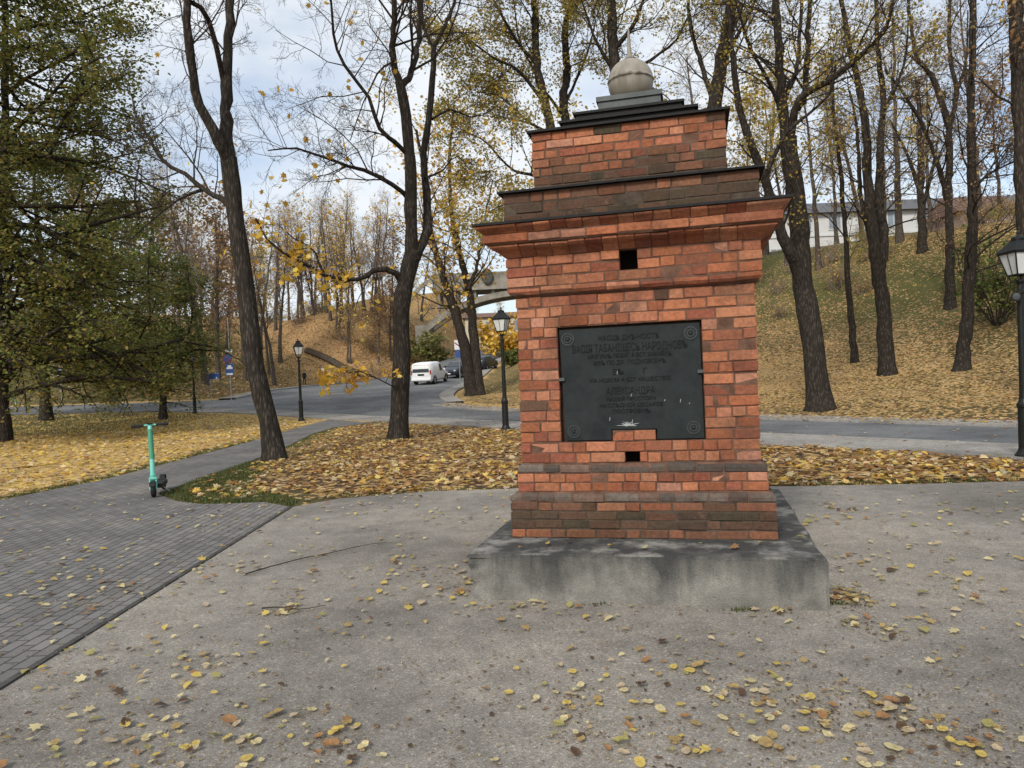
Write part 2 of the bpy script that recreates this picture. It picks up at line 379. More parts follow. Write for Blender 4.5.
M_TILE = simple('brown_roof', (.16, .10, .08), .85, .2, 0, .25, 5)
M_PANE = simple('window_pane', (.20, .24, .28), .1, .6)
M_STONEW = simple('old_stone', (.10, .082, .062), .95, .1, 0, .4, 4, .02)
M_SKIN = simple('skin', (.45, .26, .19), .6, .3)
M_COAT = simple('black_coat', (.02, .02, .022), .9, .1)
M_JEANS = simple('lilac_trousers', (.36, .34, .44), .9, .1)
M_CREAMJ = simple('cream_jacket', (.66, .58, .56), .9, .1)
M_HAIR = simple('dark_hair', (.03, .02, .016), .8, .2)

# ------------------------------------------------------------------ terrain, roads, paths
def build_ground():
    xs = np.concatenate((-np.geomspace(900, 46, 26), np.arange(-45, 45.1, .5), np.geomspace(46, 900, 26)))
    ys = np.concatenate((-np.geomspace(300, 12, 8), np.arange(-11, 130.1, .6), np.geomspace(131, 1200, 26)))
    X, Y = np.meshgrid(xs, ys); x, y = X.ravel(), Y.ravel()
    z = H(x, y)
    n2 = np.array([noise.noise(Vector((a * .35, b * .35, 0))) for a, b in zip(x, y)])
    big = np.array([noise.noise(Vector((a * .07, b * .07, 5))) for a, b in zip(x, y)])
    inr, inl = inside(RIGHT_HILL, x, y), inside(LEFT_HILL, x, y)
    z = z + n2 * .07 * (inr | inl)
    road = inside(ROAD_N + ROAD_F[::-1], x, y) | inside(SIDE_L + SIDE_R[::-1], x, y)
    z = z - .10 * road * smooth(.3, 1.2, np.minimum(dist_line(ROAD_N + ROAD_F[::-1], x, y, True), dist_line(SIDE_L + SIDE_R[::-1], x, y, True)))
    d = np.hypot(x, y)
    cov = np.full(x.shape, .86); brown = np.full(x.shape, .25); green = np.full(x.shape, .35)
    lawn_left = (x < -6) & (y > 28) & (y < 52) & ~inl
    cov = np.where(lawn_left, .80 - .55 * smooth(27, 40, y) * smooth(-14, -24, x), cov); green = np.where(lawn_left, .75, green)
    dp = np.minimum(dist_line(PATH, x, y, True), 99)
    cov = cov - .45 * (1 - smooth(.1, .9, dp)) * (d < 30); green = green + .4 * (1 - smooth(.2, 1.2, dp)) * (d < 30)
    cen = (x > -6) & ~inr & (y < 34); brown = np.where(cen, .55, brown); cov = np.where(cen, cov - .45, cov); green = np.where(cen & (dp > 1.3), .05, green)
    s = dist_line(RIGHT_HILL[:7], x, y)
    cov = np.where(inr,   .66 - .30 * smooth(9, 26, s) - .30 * smooth(3.0, 0, s) + .45 * big, cov); brown = np.where(inr, .62 + .3 * smooth(8, 18, s), brown)
    green = np.where(inr, .60 + .4 * smooth(6, 26, s), green)
    cov = np.where(inr & (x < 4) & (y > 46), .34, cov); green = np.where(inr & (x < 4) & (y > 46), 1.0, green)
    cov = np.where(inl, .66 + .6 * big - .45 * smooth(-17, -23, x) * smooth(108, 80, y), cov); brown = np.where(inl, .95, brown); green = np.where(inl, .75, green)
    nx, ny = len(xs), len(ys)
    i = np.arange(nx * ny).reshape(ny, nx)
    q = np.stack((i[:-1, :-1], i[:-1, 1:], i[1:, 1:], i[1:, :-1]), -1).reshape(-1, 4)
    me = np_mesh('ground', np.stack((x, y, z), 1), [q], [M_GROUND])
    a = me.attributes.new('cover', 'FLOAT_COLOR', 'POINT'); c = np.ones((len(x), 4), np.float32)
    c[:, 0], c[:, 1], c[:, 2] = cov, brown, green; a.data.foreach_set('color', c.ravel())
    tag(link('ground', me), kind='structure')
build_ground()
def resample(line, n):
    p = np.array(line, float); d = np.concatenate(([0], np.cumsum(np.linalg.norm(np.diff(p, axis=0), axis=1))))
    t = np.linspace(0, d[-1], n); return np.stack([np.interp(t, d, p[:, k]) for k in range(p.shape[1])], 1)
def catmull(pts, n):
    p = np.array(pts, float); p = np.vstack((2 * p[0] - p[1], p, 2 * p[-1] - p[-2])); out = []
    m = len(p) - 3; ts = np.linspace(0, m, n)
    for t in ts:
        i = min(int(t), m - 1); u = t - i; a, b, c, d = p[i:i + 4]
        out.append(.5 * (2 * b + (c - a) * u + (2 * a - 5 * b + 4 * c - d) * u * u + (3 * b - a - 3 * c + d) * u ** 3))
    return np.array(out)
def match(line, n):
    """same parameter (vertex index) sampling, smoothed, so paired edges stay paired"""
    return catmull(line, n)
def ribbon(name, L, Rr, mat, dz, n=160, m=14):
    l, r = match(L, n), match(Rr, n); t = np.linspace(0, 1, m)[None, :, None]
    g = l[:, None] * (1 - t) + r[:, None] * t; x, y = g[..., 0].ravel(), g[..., 1].ravel()
    i = np.arange(n * m).reshape(n, m)
    q = np.stack((i[:-1, :-1], i[:-1, 1:], i[1:, 1:], i[1:, :-1]), -1).reshape(-1, 4)
    me = np_mesh(name, np.stack((x, y, H(x, y) + dz), 1), [q], [mat]); me.flip_normals() if False else None
    return tag(link(name, me), kind='structure')
def offset(line, d, n=160):
    l = match(line, n); t = np.gradient(l, axis=0); t /= np.linalg.norm(t, axis=1)[:, None]
    return l + np.stack((t[:, 1], -t[:, 0]), 1) * d
def strip(name, a, b, mat, zt, zb=None):
    """draped strip between two resampled edges; solid when zb is given"""
    za, zb_ = H(a[:, 0], a[:, 1]), H(b[:, 0], b[:, 1]); n = len(a)
    top = np.concatenate((np.c_[a, za + zt], np.c_[b, zb_ + zt])); k = np.arange(n - 1)
    polys = [np.stack((k, k + 1, n + k + 1, n + k), 1)]
    if zb is not None:
        top = np.concatenate((top, np.c_[a, za + zb], np.c_[b, zb_ + zb]))
        polys += [np.stack((k + 1, k, 2 * n + k, 2 * n + k + 1), 1), np.stack((n + k, n + k + 1, 3 * n + k + 1, 3 * n + k), 1)]
    return tag(link(name, np_mesh(name, top, polys, [mat], flat=True)), kind='structure')
def sheet(name, poly, z, mat):
    bm = bmesh.new(); bm.faces.new([bm.verts.new((x, y, z)) for x, y in poly])
    bmesh.ops.triangulate(bm, faces=bm.faces[:]); o = bm_obj(name, bm, mat)
    if o.data.polygons[0].normal.z < 0: o.data.flip_normals()
    return tag(o, kind='structure')
ribbon('road', ROAD_N, ROAD_F, M_ROAD, .012)
ribbon('side_road', SIDE_L, SIDE_R, M_ROAD, .017, 140, 24)
# near pavement lies on the monument side of the road; kerbs edge both
nn = offset(ROAD_N[:9], 0, 160); sgn = 1
n1 = offset(ROAD_N[:9], 1.5, 160)
strip('pavement', offset(ROAD_N[:9], -.12, 160), n1, M_PAVE, .035, -.3)
strip('kerb', n1, offset(ROAD_N[:9], 1.64, 160), M_KERB, .055, -.12)
f0 = offset(ROAD_F[:7], -1.25, 140); f1 = offset(ROAD_F[:7], -.06, 140)
strip('far_kerb', f1, offset(ROAD_F[:7], .22, 140), M_KERB, .075, -.3)
strip('far_pavement', offset(ROAD_F[:7], -.98, 140), f1, M_PAVE, .065, -.3)
s0 = offset(SIDE_L[1:], -1.1, 120); s1 = offset(SIDE_L[1:], .05, 120)
strip('junction_pavement', s0, s1, M_PAVE, .11, -.2)
strip('side_kerb', offset(SIDE_R, .0, 120), offset(SIDE_R, .9, 120), M_PAVE, .12, -.15)
sheet('plaza', PLAZA, .010, M_PLAZA)
sheet('path', PATH, .014, M_PAVER)
def edging():
    bm = bmesh.new(); pts = [(-2.87, -8), (-2.87, 4), G(291, 508)]
    for (x0, y0), (x1, y1) in zip(pts, pts[1:]):
        n = 20
        for i in range(n):
            a, b = i / n, (i + 1) / n - .004
            q = [(x0 + (x1 - x0) * t + sx * .022, y0 + (y1 - y0) * t) for t in (a, b) for sx in (-1, 1)]
            plate(bm, [(*q[0], .002), (*q[1], .002), (*q[3], .002), (*q[2], .002)], (0, 0, 1), .017 + .004 * random.random())
    tag(bm_obj('path_edging', bm, M_EDGE), kind='structure')
edging()

# ------------------------------------------------------------------ leaves as meshes
def rand_rot(n, tilt, r=rng):
    """rotation matrices: yaw at random, tilted up to 'tilt' radians"""
    yaw, ax, tl = r.uniform(0, 2 * np.pi, n), r.uniform(0, 2 * np.pi, n), r.uniform(0, 1, n) * tilt
    c, s = np.cos(yaw), np.sin(yaw); Z = np.zeros(n); O = np.ones(n)
    Rz = np.stack((np.stack((c, -s, Z), 1), np.stack((s, c, Z), 1), np.stack((Z, Z, O), 1)), 1)
    kx, ky = np.cos(ax), np.sin(ax); c, s = np.cos(tl), np.sin(tl); C = 1 - c
    Rt = np.stack((np.stack((c + kx * kx * C, kx * ky * C, ky * s), 1), np.stack((kx * ky * C, c + ky * ky * C, -kx * s), 1), np.stack((-ky * s, kx * s, c), 1)), 1)
    return Rt @ Rz
OVATE = np.array([(0, -.5, 0), (.33, -.18, .10), (.26, .22, .12), (0, .55, -.04), (-.26, .22, .10), (-.33, -.18, .12)])
KITE = np.array([(0, -.5, 0), (.36, 0, .10), (0, .5, 0), (-.36, 0, .10)])
MAPLE = np.array([(0, -.5, 0), (.22, -.32, .04), (.5, -.22, .1), (.3, .02, .05), (.45, .3, .12), (.16, .22, .04), (0, .55, .02), (-.16, .22, .04), (-.45, .3, .1), (-.3, .02, .05), (-.5, -.22, .12), (-.22, -.32, .04)])
def leaf_arrays(pos, size, tilt, cols, tpl=KITE, r=rng):
    n = len(pos); k = len(tpl); m = rand_rot(n, tilt, r)
    v = np.einsum('nij,kj->nki', m, tpl) * np.asarray(size).reshape(-1, 1, 1) + np.asarray(pos)[:, None]
    return v.reshape(-1, 3), np.arange(n * k).reshape(n, k), np.repeat(cols, k, 0)
def pick_cols(n, pal, w=None, var=.18, r=rng):
    pal = np.array(pal); i = r.choice(len(pal), n, p=None if w is None else np.array(w) / sum(w))
    return np.clip(pal[i] * r.uniform(1 - var, 1 + var, (n, 1)) * r.uniform(.93, 1.07, (n, 3)), 0, 1)
PAL_YEL = [(.72, .50, .10), (.76, .58, .19), (.60, .39, .09), (.68, .53, .29), (.42, .25, .09), (.30, .17, .08), (.66, .54, .34)]
PAL_BRN = [(.30, .15, .06), (.40, .22, .08), (.22, .11, .05), (.50, .34, .14), (.36, .17, .055), (.66, .52, .30)]
PAL_OLIVE = [(.16, .185, .045), (.13, .155, .04), (.20, .205, .055), (.26, .22, .065), (.18, .195, .05), (.31, .24, .07), (.11, .135, .038)]
PAL_GREEN = [(0.106, 0.15, 0.037), (0.15, 0.188, 0.046), (0.081, 0.112, 0.031), (0.2, 0.213, 0.05)]
PAL_YG = [(.36, .30, .07), (.46, .34, .07), (.26, .24, .06), (.52, .36, .08), (.32, .29, .09)]
PAL_GOLD = [(.68, .42, .05), (.72, .50, .08), (.58, .34, .05), (.70, .52, .18)]
PAL_RUST = [(.34, .19, .09), (.42, .27, .12), (.30, .21, .10), (.26, .15, .08)]

# ------------------------------------------------------------------ trees
def unit(v): return v / (np.linalg.norm(v) + 1e-9)
class Tree:
    def __init__(s, seed):
        s.r = np.random.default_rng(seed); s.wood, s.twig, s.leaves = {}, {}, []
    def tube(s, pts, rad, k, twig=False):
        (s.twig if twig else s.wood).setdefault((len(pts), k), []).append((pts, rad))
    def limb(s, pts, r0, r1, k=10, n=None, jit=.03, power=.8, foot=None):
        L = np.linalg.norm(np.diff(np.array(pts), axis=0), axis=1).sum()
        n = n or max(6, int(L / .35)); p = catmull(pts, n)
        t = np.linspace(0, 1, n)
        amp = jit * np.minimum(1, t * 6)
        p = p + s.r.normal(0, 1, (n, 3)) * (amp * np.minimum(L * .15, 1))[:, None]
        rad = r0 + (r1 - r0) * t ** power
        rad = rad * (1 + s.r.normal(0, .035, n))
        if foot is not None: rad = rad * (1 + .42 * np.exp(-np.maximum(p[:, 2] - foot, 0) * 4.0))
        s.tube(p, rad, k); return p, rad
    def branch(s, p, d, L, r, lev, prm):
        R_ = s.r; ml = prm['maxlev']; last = lev >= ml
        n = 5 if not last else 4
        step = L / (n - 1); pts = [p]; dd = d; w = prm.get('wander', .22)
        nz_ = R_.normal(0, w, (n, 3))
        up = prm.get('up', .06)
        for i in range(n - 1):
            dd = dd + nz_[i]; dd[2] += up; dd = unit(dd); pts.append(pts[-1] + dd * step)
        pts = np.array(pts); rad = np.linspace(r, max(r * .35, .0025), n)
        s.tube(pts, rad, 3 if r < .03 else 5 if r < .08 else 7, twig=r < prm.get('twigr', .03))
        if not last:
            nc = prm['nch'][min(lev, len(prm['nch']) - 1)]
            for j in range(nc):
                t = .2 + .8 * (j + R_.uniform(.1, .9)) / nc
                f = t * (n - 1); i = min(int(f), n - 2); q = pts[i] + (pts[i + 1] - pts[i]) * (f - i)
                tang = unit(pts[i + 1] - pts[i]); a = unit(np.cross(tang, R_.normal(0, 1, 3)))
                if prm.get('flat'): a = unit(a * np.array((1, 1, .35)))
                ang = R_.uniform(.5, 1.15)
                cd = unit(tang * math.cos(ang) + a * math.sin(ang))
                s.branch(q, cd, L * R_.uniform(*prm.get('ratio', (.4, .68))) * (1.08 - .45 * t), max(rad[i] * .62, .003), lev + 1, prm)
        pl = prm.get('leaf', 0)
        if pl and lev >= ml - 1:
            cl = prm.get('clump', 1.0)
            m = R_.poisson(pl / cl) if R_.random() < cl else 0
            if m:
                fs = R_.uniform(.3 if cl < 1 else .15, 1, m) * (n - 1); ii = np.minimum(fs.astype(int), n - 2)
                q = pts[ii] + (pts[ii + 1] - pts[ii]) * (fs - ii)[:, None]
                s.leaves.extend(q + R_.normal(0, prm.get('ljit', .12), (m, 3)))
    def sprout(s, limb, n, t0, t1, Lr, prm, ang=(.55, 1.1), rs=.5, upb=.0):
        p, rad = limb; m = len(p)
        for j in range(n):
            t = t0 + (t1 - t0) * (j + s.r.uniform()) / n; f = t * (m - 1); i = min(int(f), m - 2)
            q = p[i] + (p[i + 1] - p[i]) * (f - i); tang = unit(p[i + 1] - p[i])
            a = np.cross(tang, s.r.normal(0, 1, 3)); a[2] += upb; a = unit(a)
            an = s.r.uniform(*ang); d = unit(tang * math.cos(an) + a * math.sin(an))
            L = s.r.uniform(*Lr) * (1.1 - .4 * t)
            s.branch(q, d, L, min(rad[i] * rs, .012 * L + .006), 1, prm)
    def tubes_mesh(s, groups):
        V, Q, T, off = [], [], [], 0
        for (n, k), lst in groups.items():
            Pn = np.array([a for a, _ in lst]); Rn = np.array([b for _, b in lst]); B = len(lst)
            Tn = np.gradient(Pn, axis=1); Tn /= np.linalg.norm(Tn, axis=2)[..., None] + 1e-9
            ref = np.array((.31, .93, .2)) if n < 8 else np.array((.05, 1, .02))
            ref = np.broadcast_to(ref, Tn.shape)
            N1 = np.cross(Tn, ref); N1 /= np.linalg.norm(N1, axis=2)[..., None] + 1e-9; N2 = np.cross(Tn, N1)
            a = np.linspace(0, 2 * np.pi, k, endpoint=False)
            v = Pn[:, :, None] + Rn[:, :, None, None] * (N1[:, :, None] * np.cos(a)[None, None, :, None] + N2[:, :, None] * np.sin(a)[None, None, :, None])
            if k >= 9:
                lump = np.array([noise.noise(Vector(c) * 2.6 + NOISE_SEED) for c in v.reshape(-1, 3)]).reshape(B, n, k, 1)
                v = v + (v - Pn[:, :, None]) * lump * .22
            idx = off + np.arange(B * n * k).reshape(B, n, k); nx = np.roll(idx, -1, 2)
            Q.append(np.stack((idx[:, :-1], nx[:, :-1], nx[:, 1:], idx[:, 1:]), -1).reshape(-1, 4))
            V.append(v.reshape(-1, 3)); off += B * n * k
        return (np.concatenate(V), np.concatenate(Q)) if V else (np.zeros((0, 3)), np.zeros((0, 4), int))
    def build(s, root, bark, twigmat, pal, size=(.09, .14), tilt=1.5, tpl=KITE, w=None):
        """part meshes are made relative to the root's position"""
        o = np.array(root.location) if root else np.zeros(3)
        v, q = s.tubes_mesh(s.wood)
        tm = np_mesh('trunk', v - o, [q], [bark]); link('trunk', tm, root)
        v, q = s.tubes_mesh(s.twig)
        V, polys, mi, cols = [v - o], [q], [0], [np.full((len(v), 3), .1)]
        if s.leaves:
            lp = np.array(s.leaves); n = len(lp)
            lv, lq, lc = leaf_arrays(lp - o, s.r.uniform(*size, n), tilt, pick_cols(n, pal, w, r=s.r), tpl, s.r)
            V.append(lv); polys.append(lq + len(v)); mi.append(1); cols.append(lc)
        if sum(len(p) for p in polys):
            mi = [m for m, p in zip(mi, polys) if len(p)]
            cm = np_mesh('crown', np.concatenate(V), polys, [twigmat, M_LEAF], mi, np.concatenate(cols)); link('crown', cm, root)
        return root
def PL(pxs, Y0, Y1=None):
    Y1 = Y0 if Y1 is None else Y1; n = len(pxs)
    return [P(a, b, Y0 + (Y1 - Y0) * i / max(1, n - 1)) for i, (a, b) in enumerate(pxs)]
def rooted(pts, flare=.25):
    b = pts[0].copy(); b[2] = h(b[0], b[1]); pts[0] = b
    low = b.copy(); low[2] -= .3
    return [low] + pts
BARE = dict(maxlev=4, nch=[0, 5, 5, 4], up=.05, wander=.20, leaf=.012)
def tree_root(pxy, Y, label, cat='tree', name='deciduous_tree', group=None):
    b = P(pxy[0], pxy[1], Y); z = h(b[0], b[1])
    return thing(name, label, cat, (b[0], b[1], z), 0, group)

def leaning_tree():
    root = tree_root((275, 460), 16, 'tall bare tree with a slanting trunk that forks high above the brick path', name='bare_tree')
    t = Tree(11); Y = 16
    trunk = t.limb(rooted(PL([(275, 460), (268, 420), (252, 340), (243, 270), (234, 205), (228, 158)], Y)), .235, .165, 12, jit=.012, foot=root.location[2])
    b = np.array(root.location)
    rs = t.limb(PL([(229, 162), (226, 110), (228, 50), (232, -20), (236, -110), (240, -220)], Y, Y + 1.2), .15, .06, 10, jit=.015)
    ls = t.limb(PL([(229, 165), (219, 141), (200, 105), (191, 60), (186, 0), (182, -90), (176, -200)], Y, Y - 1.5), .135, .05, 10, jit=.015)
    cl = t.limb(PL([(224, 84), (219, 60), (212, 30), (203, 10), (191, 2)], Y + .4, Y - .9), .06, .05, 7, jit=.01)
    l1 = t.limb(PL([(233, 218), (228, 205), (217, 196), (203, 188), (186, 176), (162, 159), (146, 135), (136, 116), (133, 100)], Y, Y + 2.2), .085, .02, 7, jit=.02)
    l2 = t.limb(PL([(205, 189), (190, 194), (172, 204), (149, 223), (127, 243)], Y + 1, Y + .2), .05, .015, 6, jit=.02)
    BL = dict(BARE, leaf=.003)
    t.sprout(l1, 13, .25, 1, (1.0, 2.2), BL, rs=.45); t.sprout(l2, 6, .4, 1, (.6, 1.2), dict(BL, maxlev=3), rs=.5)
    t.sprout(rs, 7, .3, 1, (1.2, 2.4), BL, rs=.22); t.sprout(ls, 8, .3, 1, (1.2, 2.4), BL, rs=.25)
    t.sprout(cl, 3, .2, .8, (.8, 1.6), BL, rs=.3)
    t.build(root, M_BARK, M_TWIG, PAL_GOLD, (.09, .13), 1.5, MAPLE)
leaning_tree()
def central_tree():
    root = tree_root((398, 440), 20, 'dark trunked tree between path and monument with spreading bare limbs and a few yellow leaves', name='maple_tree')
    t = Tree(23); Y = 20
    tr = t.limb(rooted(PL([(398, 440), (400, 400), (402, 350), (402, 305), (408, 272), (415, 251)], Y)), .25, .235, 12, jit=.012, foot=root.location[2])
    a = t.limb(PL([(412, 262), (411, 219), (411, 176), (409, 148), (404, 106), (400, 82)], Y, Y - .5), .19, .13, 10, jit=.012)
    a1 = t.limb(PL([(400, 84), (393, 62), (393, 30), (395, 0), (392, -80), (386, -200)], Y - .5, Y - 2), .105, .04, 8, jit=.015)
    a2 = t.limb(PL([(401, 86), (411, 73), (418, 42), (421, 0), (424, -90), (420, -190)], Y - .5, Y + .8), .10, .04, 8, jit=.015)
    c = t.limb(PL([(414, 256), (424, 240), (428, 222), (426, 187), (423, 156), (429, 117), (433, 70), (434, 45)], Y, Y + 1.2), .14, .075, 9, jit=.012)
    c1 = t.limb(PL([(434, 47), (446, 24), (455, 0), (470, -60), (478, -140)], Y + 1.2, Y + 2.6), .065, .03, 7, jit=.015)
    c2 = t.limb(PL([(434, 49), (424, 28), (418, 2), (408, -60)], Y + 1.2, Y + 2), .05, .025, 7, jit=.015)
    d1 = t.limb(PL([(409, 156), (394, 142), (381, 130), (369, 98), (345, 66), (333, 34), (331, 0), (324, -60)], Y - .2, Y - 3), .075, .02, 7, jit=.02)
    d2 = t.limb(PL([(410, 200), (397, 188), (376, 176), (353, 168), (334, 160), (314, 154), (290, 148), (268, 151)], Y, Y - 3.2), .075, .015, 7, jit=.02)
    d3 = t.limb(PL([(402, 283), (394, 271), (376, 270), (366, 276), (353, 280), (329, 277), (312, 268), (294, 258), (272, 245), (256, 218)], Y, Y - 2.4), .095, .02, 7, jit=.012)
    d4 = t.limb(PL([(323, 272), (317, 260), (314, 249), (296, 240), (280, 226)], Y - 1.6, Y - 1.2), .04, .012, 5, jit=.02)
    d5 = t.limb(PL([(432, 119), (443, 112), (453, 109), (466, 116), (480, 116), (500, 104)], Y + .5, Y + 2), .045, .012, 6, jit=.02)
    d6 = t.limb(PL([(425, 178), (437, 174), (447, 166), (456, 154), (470, 170)], Y + .4, Y + 1.6), .04, .012, 6, jit=.02)
    d7 = t.limb(PL([(393, 62), (380, 70), (372, 84), (360, 112), (350, 140)], Y - .8, Y - 1.6), .035, .012, 6, jit=.02)
    d8 = t.limb(PL([(401, 390), (388, 384), (368, 374), (352, 371), (336, 377), (322, 382)], Y, Y - 2.0), .022, .006, 5, jit=.01)
    P_ = dict(BARE, up=.03)
    for l, n, L in ((a1, 14, (1.5, 3.4)), (a2, 14, (1.5, 3.4)), (c1, 10, (1.2, 2.6)), (c2, 7, (1, 2.2)), (d1, 16, (1.2, 2.8)), (d2, 16, (1.0, 2.6)), (d5, 8, (.8, 1.8)), (d6, 7, (.7, 1.5)), (d7, 6, (.6, 1.3))):
        t.sprout(l, n, .15, 1, L, P_, rs=.42)
    PY = dict(BARE, maxlev=3, nch=[0, 4, 4], leaf=.75, ljit=.10, up=-.02)
    t.sprout(d3, 15, .2, 1, (.7, 1.7), PY, rs=.35); t.sprout(d4, 5, .2, 1, (.6, 1.2), PY, rs=.5)
    PD = dict(BARE, maxlev=2, nch=[0, 5], leaf=2.2, ljit=.09, up=-.05)
    t.sprout(d8, 10, .15, 1, (.35, .8), PD, rs=.6)
    t.build(root, M_BARK, M_TWIG, PAL_GOLD, (.13, .19), 1.5, MAPLE)
central_tree()
def twin_tree():
    root = tree_root((474, 388), 46, 'grey twin stemmed tree on the bank beside the parked vehicles', name='maple_tree')
    t = Tree(31); Y = 46
    a = t.limb(rooted(PL([(472, 388), (466, 354), (457, 318), (449, 294), (442, 274), (435, 248), (428, 215), (424, 170), (416, 130)], Y, Y - 1)), .45, .08, 10, jit=.02, foot=root.location[2])
    b = t.limb(rooted(PL([(479, 388), (474, 341), (471, 303), (466, 279), (459, 252), (452, 215), (449, 170), (452, 120)], Y, Y + 1)), .40, .07, 10, jit=.02, foot=root.location[2])
    c = t.limb(PL([(468, 290), (478, 262), (484, 225), (492, 180)], Y, Y + 2), .14, .04, 7)
    PY = dict(BARE, maxlev=3, nch=[0, 6, 5], leaf=1.2, ljit=.28, up=.02)
    for l, n in ((a, 18), (b, 18), (c, 9)): t.sprout(l, n + 6, .3, 1, (2.2, 5), PY, rs=.42)
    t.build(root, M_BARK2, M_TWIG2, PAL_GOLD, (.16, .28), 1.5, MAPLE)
twin_tree()
SP = dict(BARE, maxlev=4, nch=[0, 5, 4, 4], leaf=.60, ljit=.11, up=.04, clump=.2)
def big_right_tree():
    root = tree_root((820, 404), 24, 'large many-stemmed tree with a sweeping right limb just right of the monument', name='lime_tree')
    t = Tree(41); Y = 24
    tr = t.limb(rooted(PL([(820, 404), (813, 348), (806, 300), (801, 262), (800, 235), (795, 190), (787, 138)], Y)), .40, .28, 12, jit=.015, foot=root.location[2])
    l = t.limb(PL([(806, 296), (797, 266), (786, 246), (774, 212), (764, 176), (745, 129), (734, 68), (729, 20), (722, -70)], Y, Y - 2), .24, .06, 9, jit=.015)
    m1 = t.limb(PL([(787, 142), (781, 90), (778, 34), (774, -20), (770, -120)], Y, Y - 1), .20, .07, 9, jit=.015)
    m2 = t.limb(PL([(789, 146), (793, 122), (801, 96), (828, 81), (846, 68), (862, 54), (884, 32), (892, 4), (900, -50)], Y, Y - 2.5), .15, .04, 8, jit=.02)
    m3 = t.limb(PL([(797, 108), (805, 92), (808, 41), (810, -10), (816, -90)], Y, Y + 1.5), .13, .05, 8, jit=.02)
    m4 = t.limb(PL([(783, 102), (792, 82), (798, 60), (801, 0), (804, -80)], Y, Y + 1), .11, .04, 8, jit=.02)
    m5 = t.limb(PL([(782, 112), (773, 91), (755, 57), (744, 32), (732, -20)], Y, Y - 1.5), .085, .03, 7, jit=.02)
    m6 = t.limb(PL([(766, 175), (778, 147), (792, 126), (812, 112), (830, 92), (836, 60)], Y - 1, Y - 2.4), .08, .025, 7, jit=.02)
    for lb, n, L in ((l, 15, (1.2, 3)), (m1, 13, (1.5, 3.4)), (m2, 17, (1.2, 3)), (m3, 13, (1.3, 3)), (m4, 12, (1.2, 2.8)), (m5, 10, (1, 2.4)), (m6, 10, (1, 2.2))):
        t.sprout(lb, n, .2, 1, L, SP, rs=.42)
    t.build(root, M_BARK, M_TWIG, PAL_YG + [(.42, .25, .06)], (.06, .11), 1.5, MAPLE)
big_right_tree()
def pixel_tree(seed, Y, stems, label, prm, pal, size, name='lime_tree', bark=None, tw=None, nb=14, L=(1.5, 3.5), t0=.4, tpl=MAPLE):
    """stems: list of (pixel polyline, base radius, tip radius, depth change); the first is the trunk"""
    root = tree_root(stems[0][0][0], Y, label, name=name)
    t = Tree(seed)
    for i, (pl, r0, r1, dy) in enumerate(stems):
        pts = PL(pl, Y, Y + dy)
        if i == 0: pts = rooted(pts)
        lb = t.limb(pts, r0, r1, 10 if r0 > .12 else 7, jit=.02, foot=root.location[2] if i == 0 else None)
        t.sprout(lb, nb if i == 0 else max(6, int(nb * .8)), t0 if i == 0 else .15, 1, L, prm, rs=.42)
    t.build(root, bark or M_BARK, tw or M_TWIG, pal, size, 1.5, tpl)
LF = dict(SP, leaf=3.4, ljit=.18, clump=.34)
pixel_tree(51, 27, [([(697, 404), (702, 300), (708, 180), (715, 105), (724, 50), (732, 0), (742, -90)], .46, .16, 0), ([(716, 110), (700, 60), (690, 20), (684, -50)], .12, .04, 2), ([(722, 62), (745, 22), (760, -10)], .10, .04, -1.5)],
           'thick trunked tree rising straight behind the right shoulder of the monument', SP, PAL_YG, (.07, .12), nb=12, t0=.62)
pixel_tree(52, 31, [([(583, 398), (570, 260), (550, 125), (538, 72), (535, 30), (534, 0), (528, -90)], .30, .10, 0), ([(545, 104), (520, 72), (498, 60), (470, 40), (448, 18)], .09, .02, -2.5), ([(560, 190), (535, 176), (510, 168), (484, 140), (462, 132)], .09, .02, -2), ([(556, 166), (528, 196), (500, 206), (486, 214)], .06, .015, -2),
            ([(537, 66), (510, 30), (490, -10), (476, -60)], .08, .02, -2), ([(552, 135), (526, 120), (500, 96), (476, 92)], .07, .015, -2)],
           'tree with yellow-green leaves whose curved trunk rises behind the left shoulder of the monument', LF, PAL_YG, (.07, .12), nb=12, L=(1.5, 3.2), t0=.5)
pixel_tree(53, 33, [([(604, 398), (580, 220), (564, 110), (567, 72), (565, 31), (571, 0), (575, -90)], .28, .10, 0), ([(565, 104), (585, 60), (596, 20)], .08, .03, 1), ([(566, 120), (540, 82), (520, 40), (512, -10)], .08, .02, -2.5)],
           'tree with a slim wavy trunk just left of the stone ball', LF, PAL_YG, (.07, .12), nb=11, L=(1.5, 3.2), t0=.5)
pixel_tree(54, 30, [([(640, 398), (622, 180), (614, 56), (611, 0), (606, -90)], .36, .14, 0), ([(614, 50), (636, 20), (650, -20)], .12, .04, -1), ([(613, 70), (596, 40), (580, -4)], .10, .03, -1), ([(616, 80), (650, 60), (676, 40), (690, 10)], .09, .025, -1.5)],
           'stout dark tree directly behind the stone ball', dict(SP, leaf=.6), PAL_YG, (.07, .12), nb=12, t0=.62)
pixel_tree(61, 34, [([(855, 356), (849, 293), (845, 230), (840, 165), (834, 110), (832, 60)], .20, .05, 0)], 'thin straight tree on the slope between two larger trees right of the monument', dict(SP, maxlev=3, leaf=.5), PAL_YG, (.13, .19), nb=16, L=(1.2, 3))
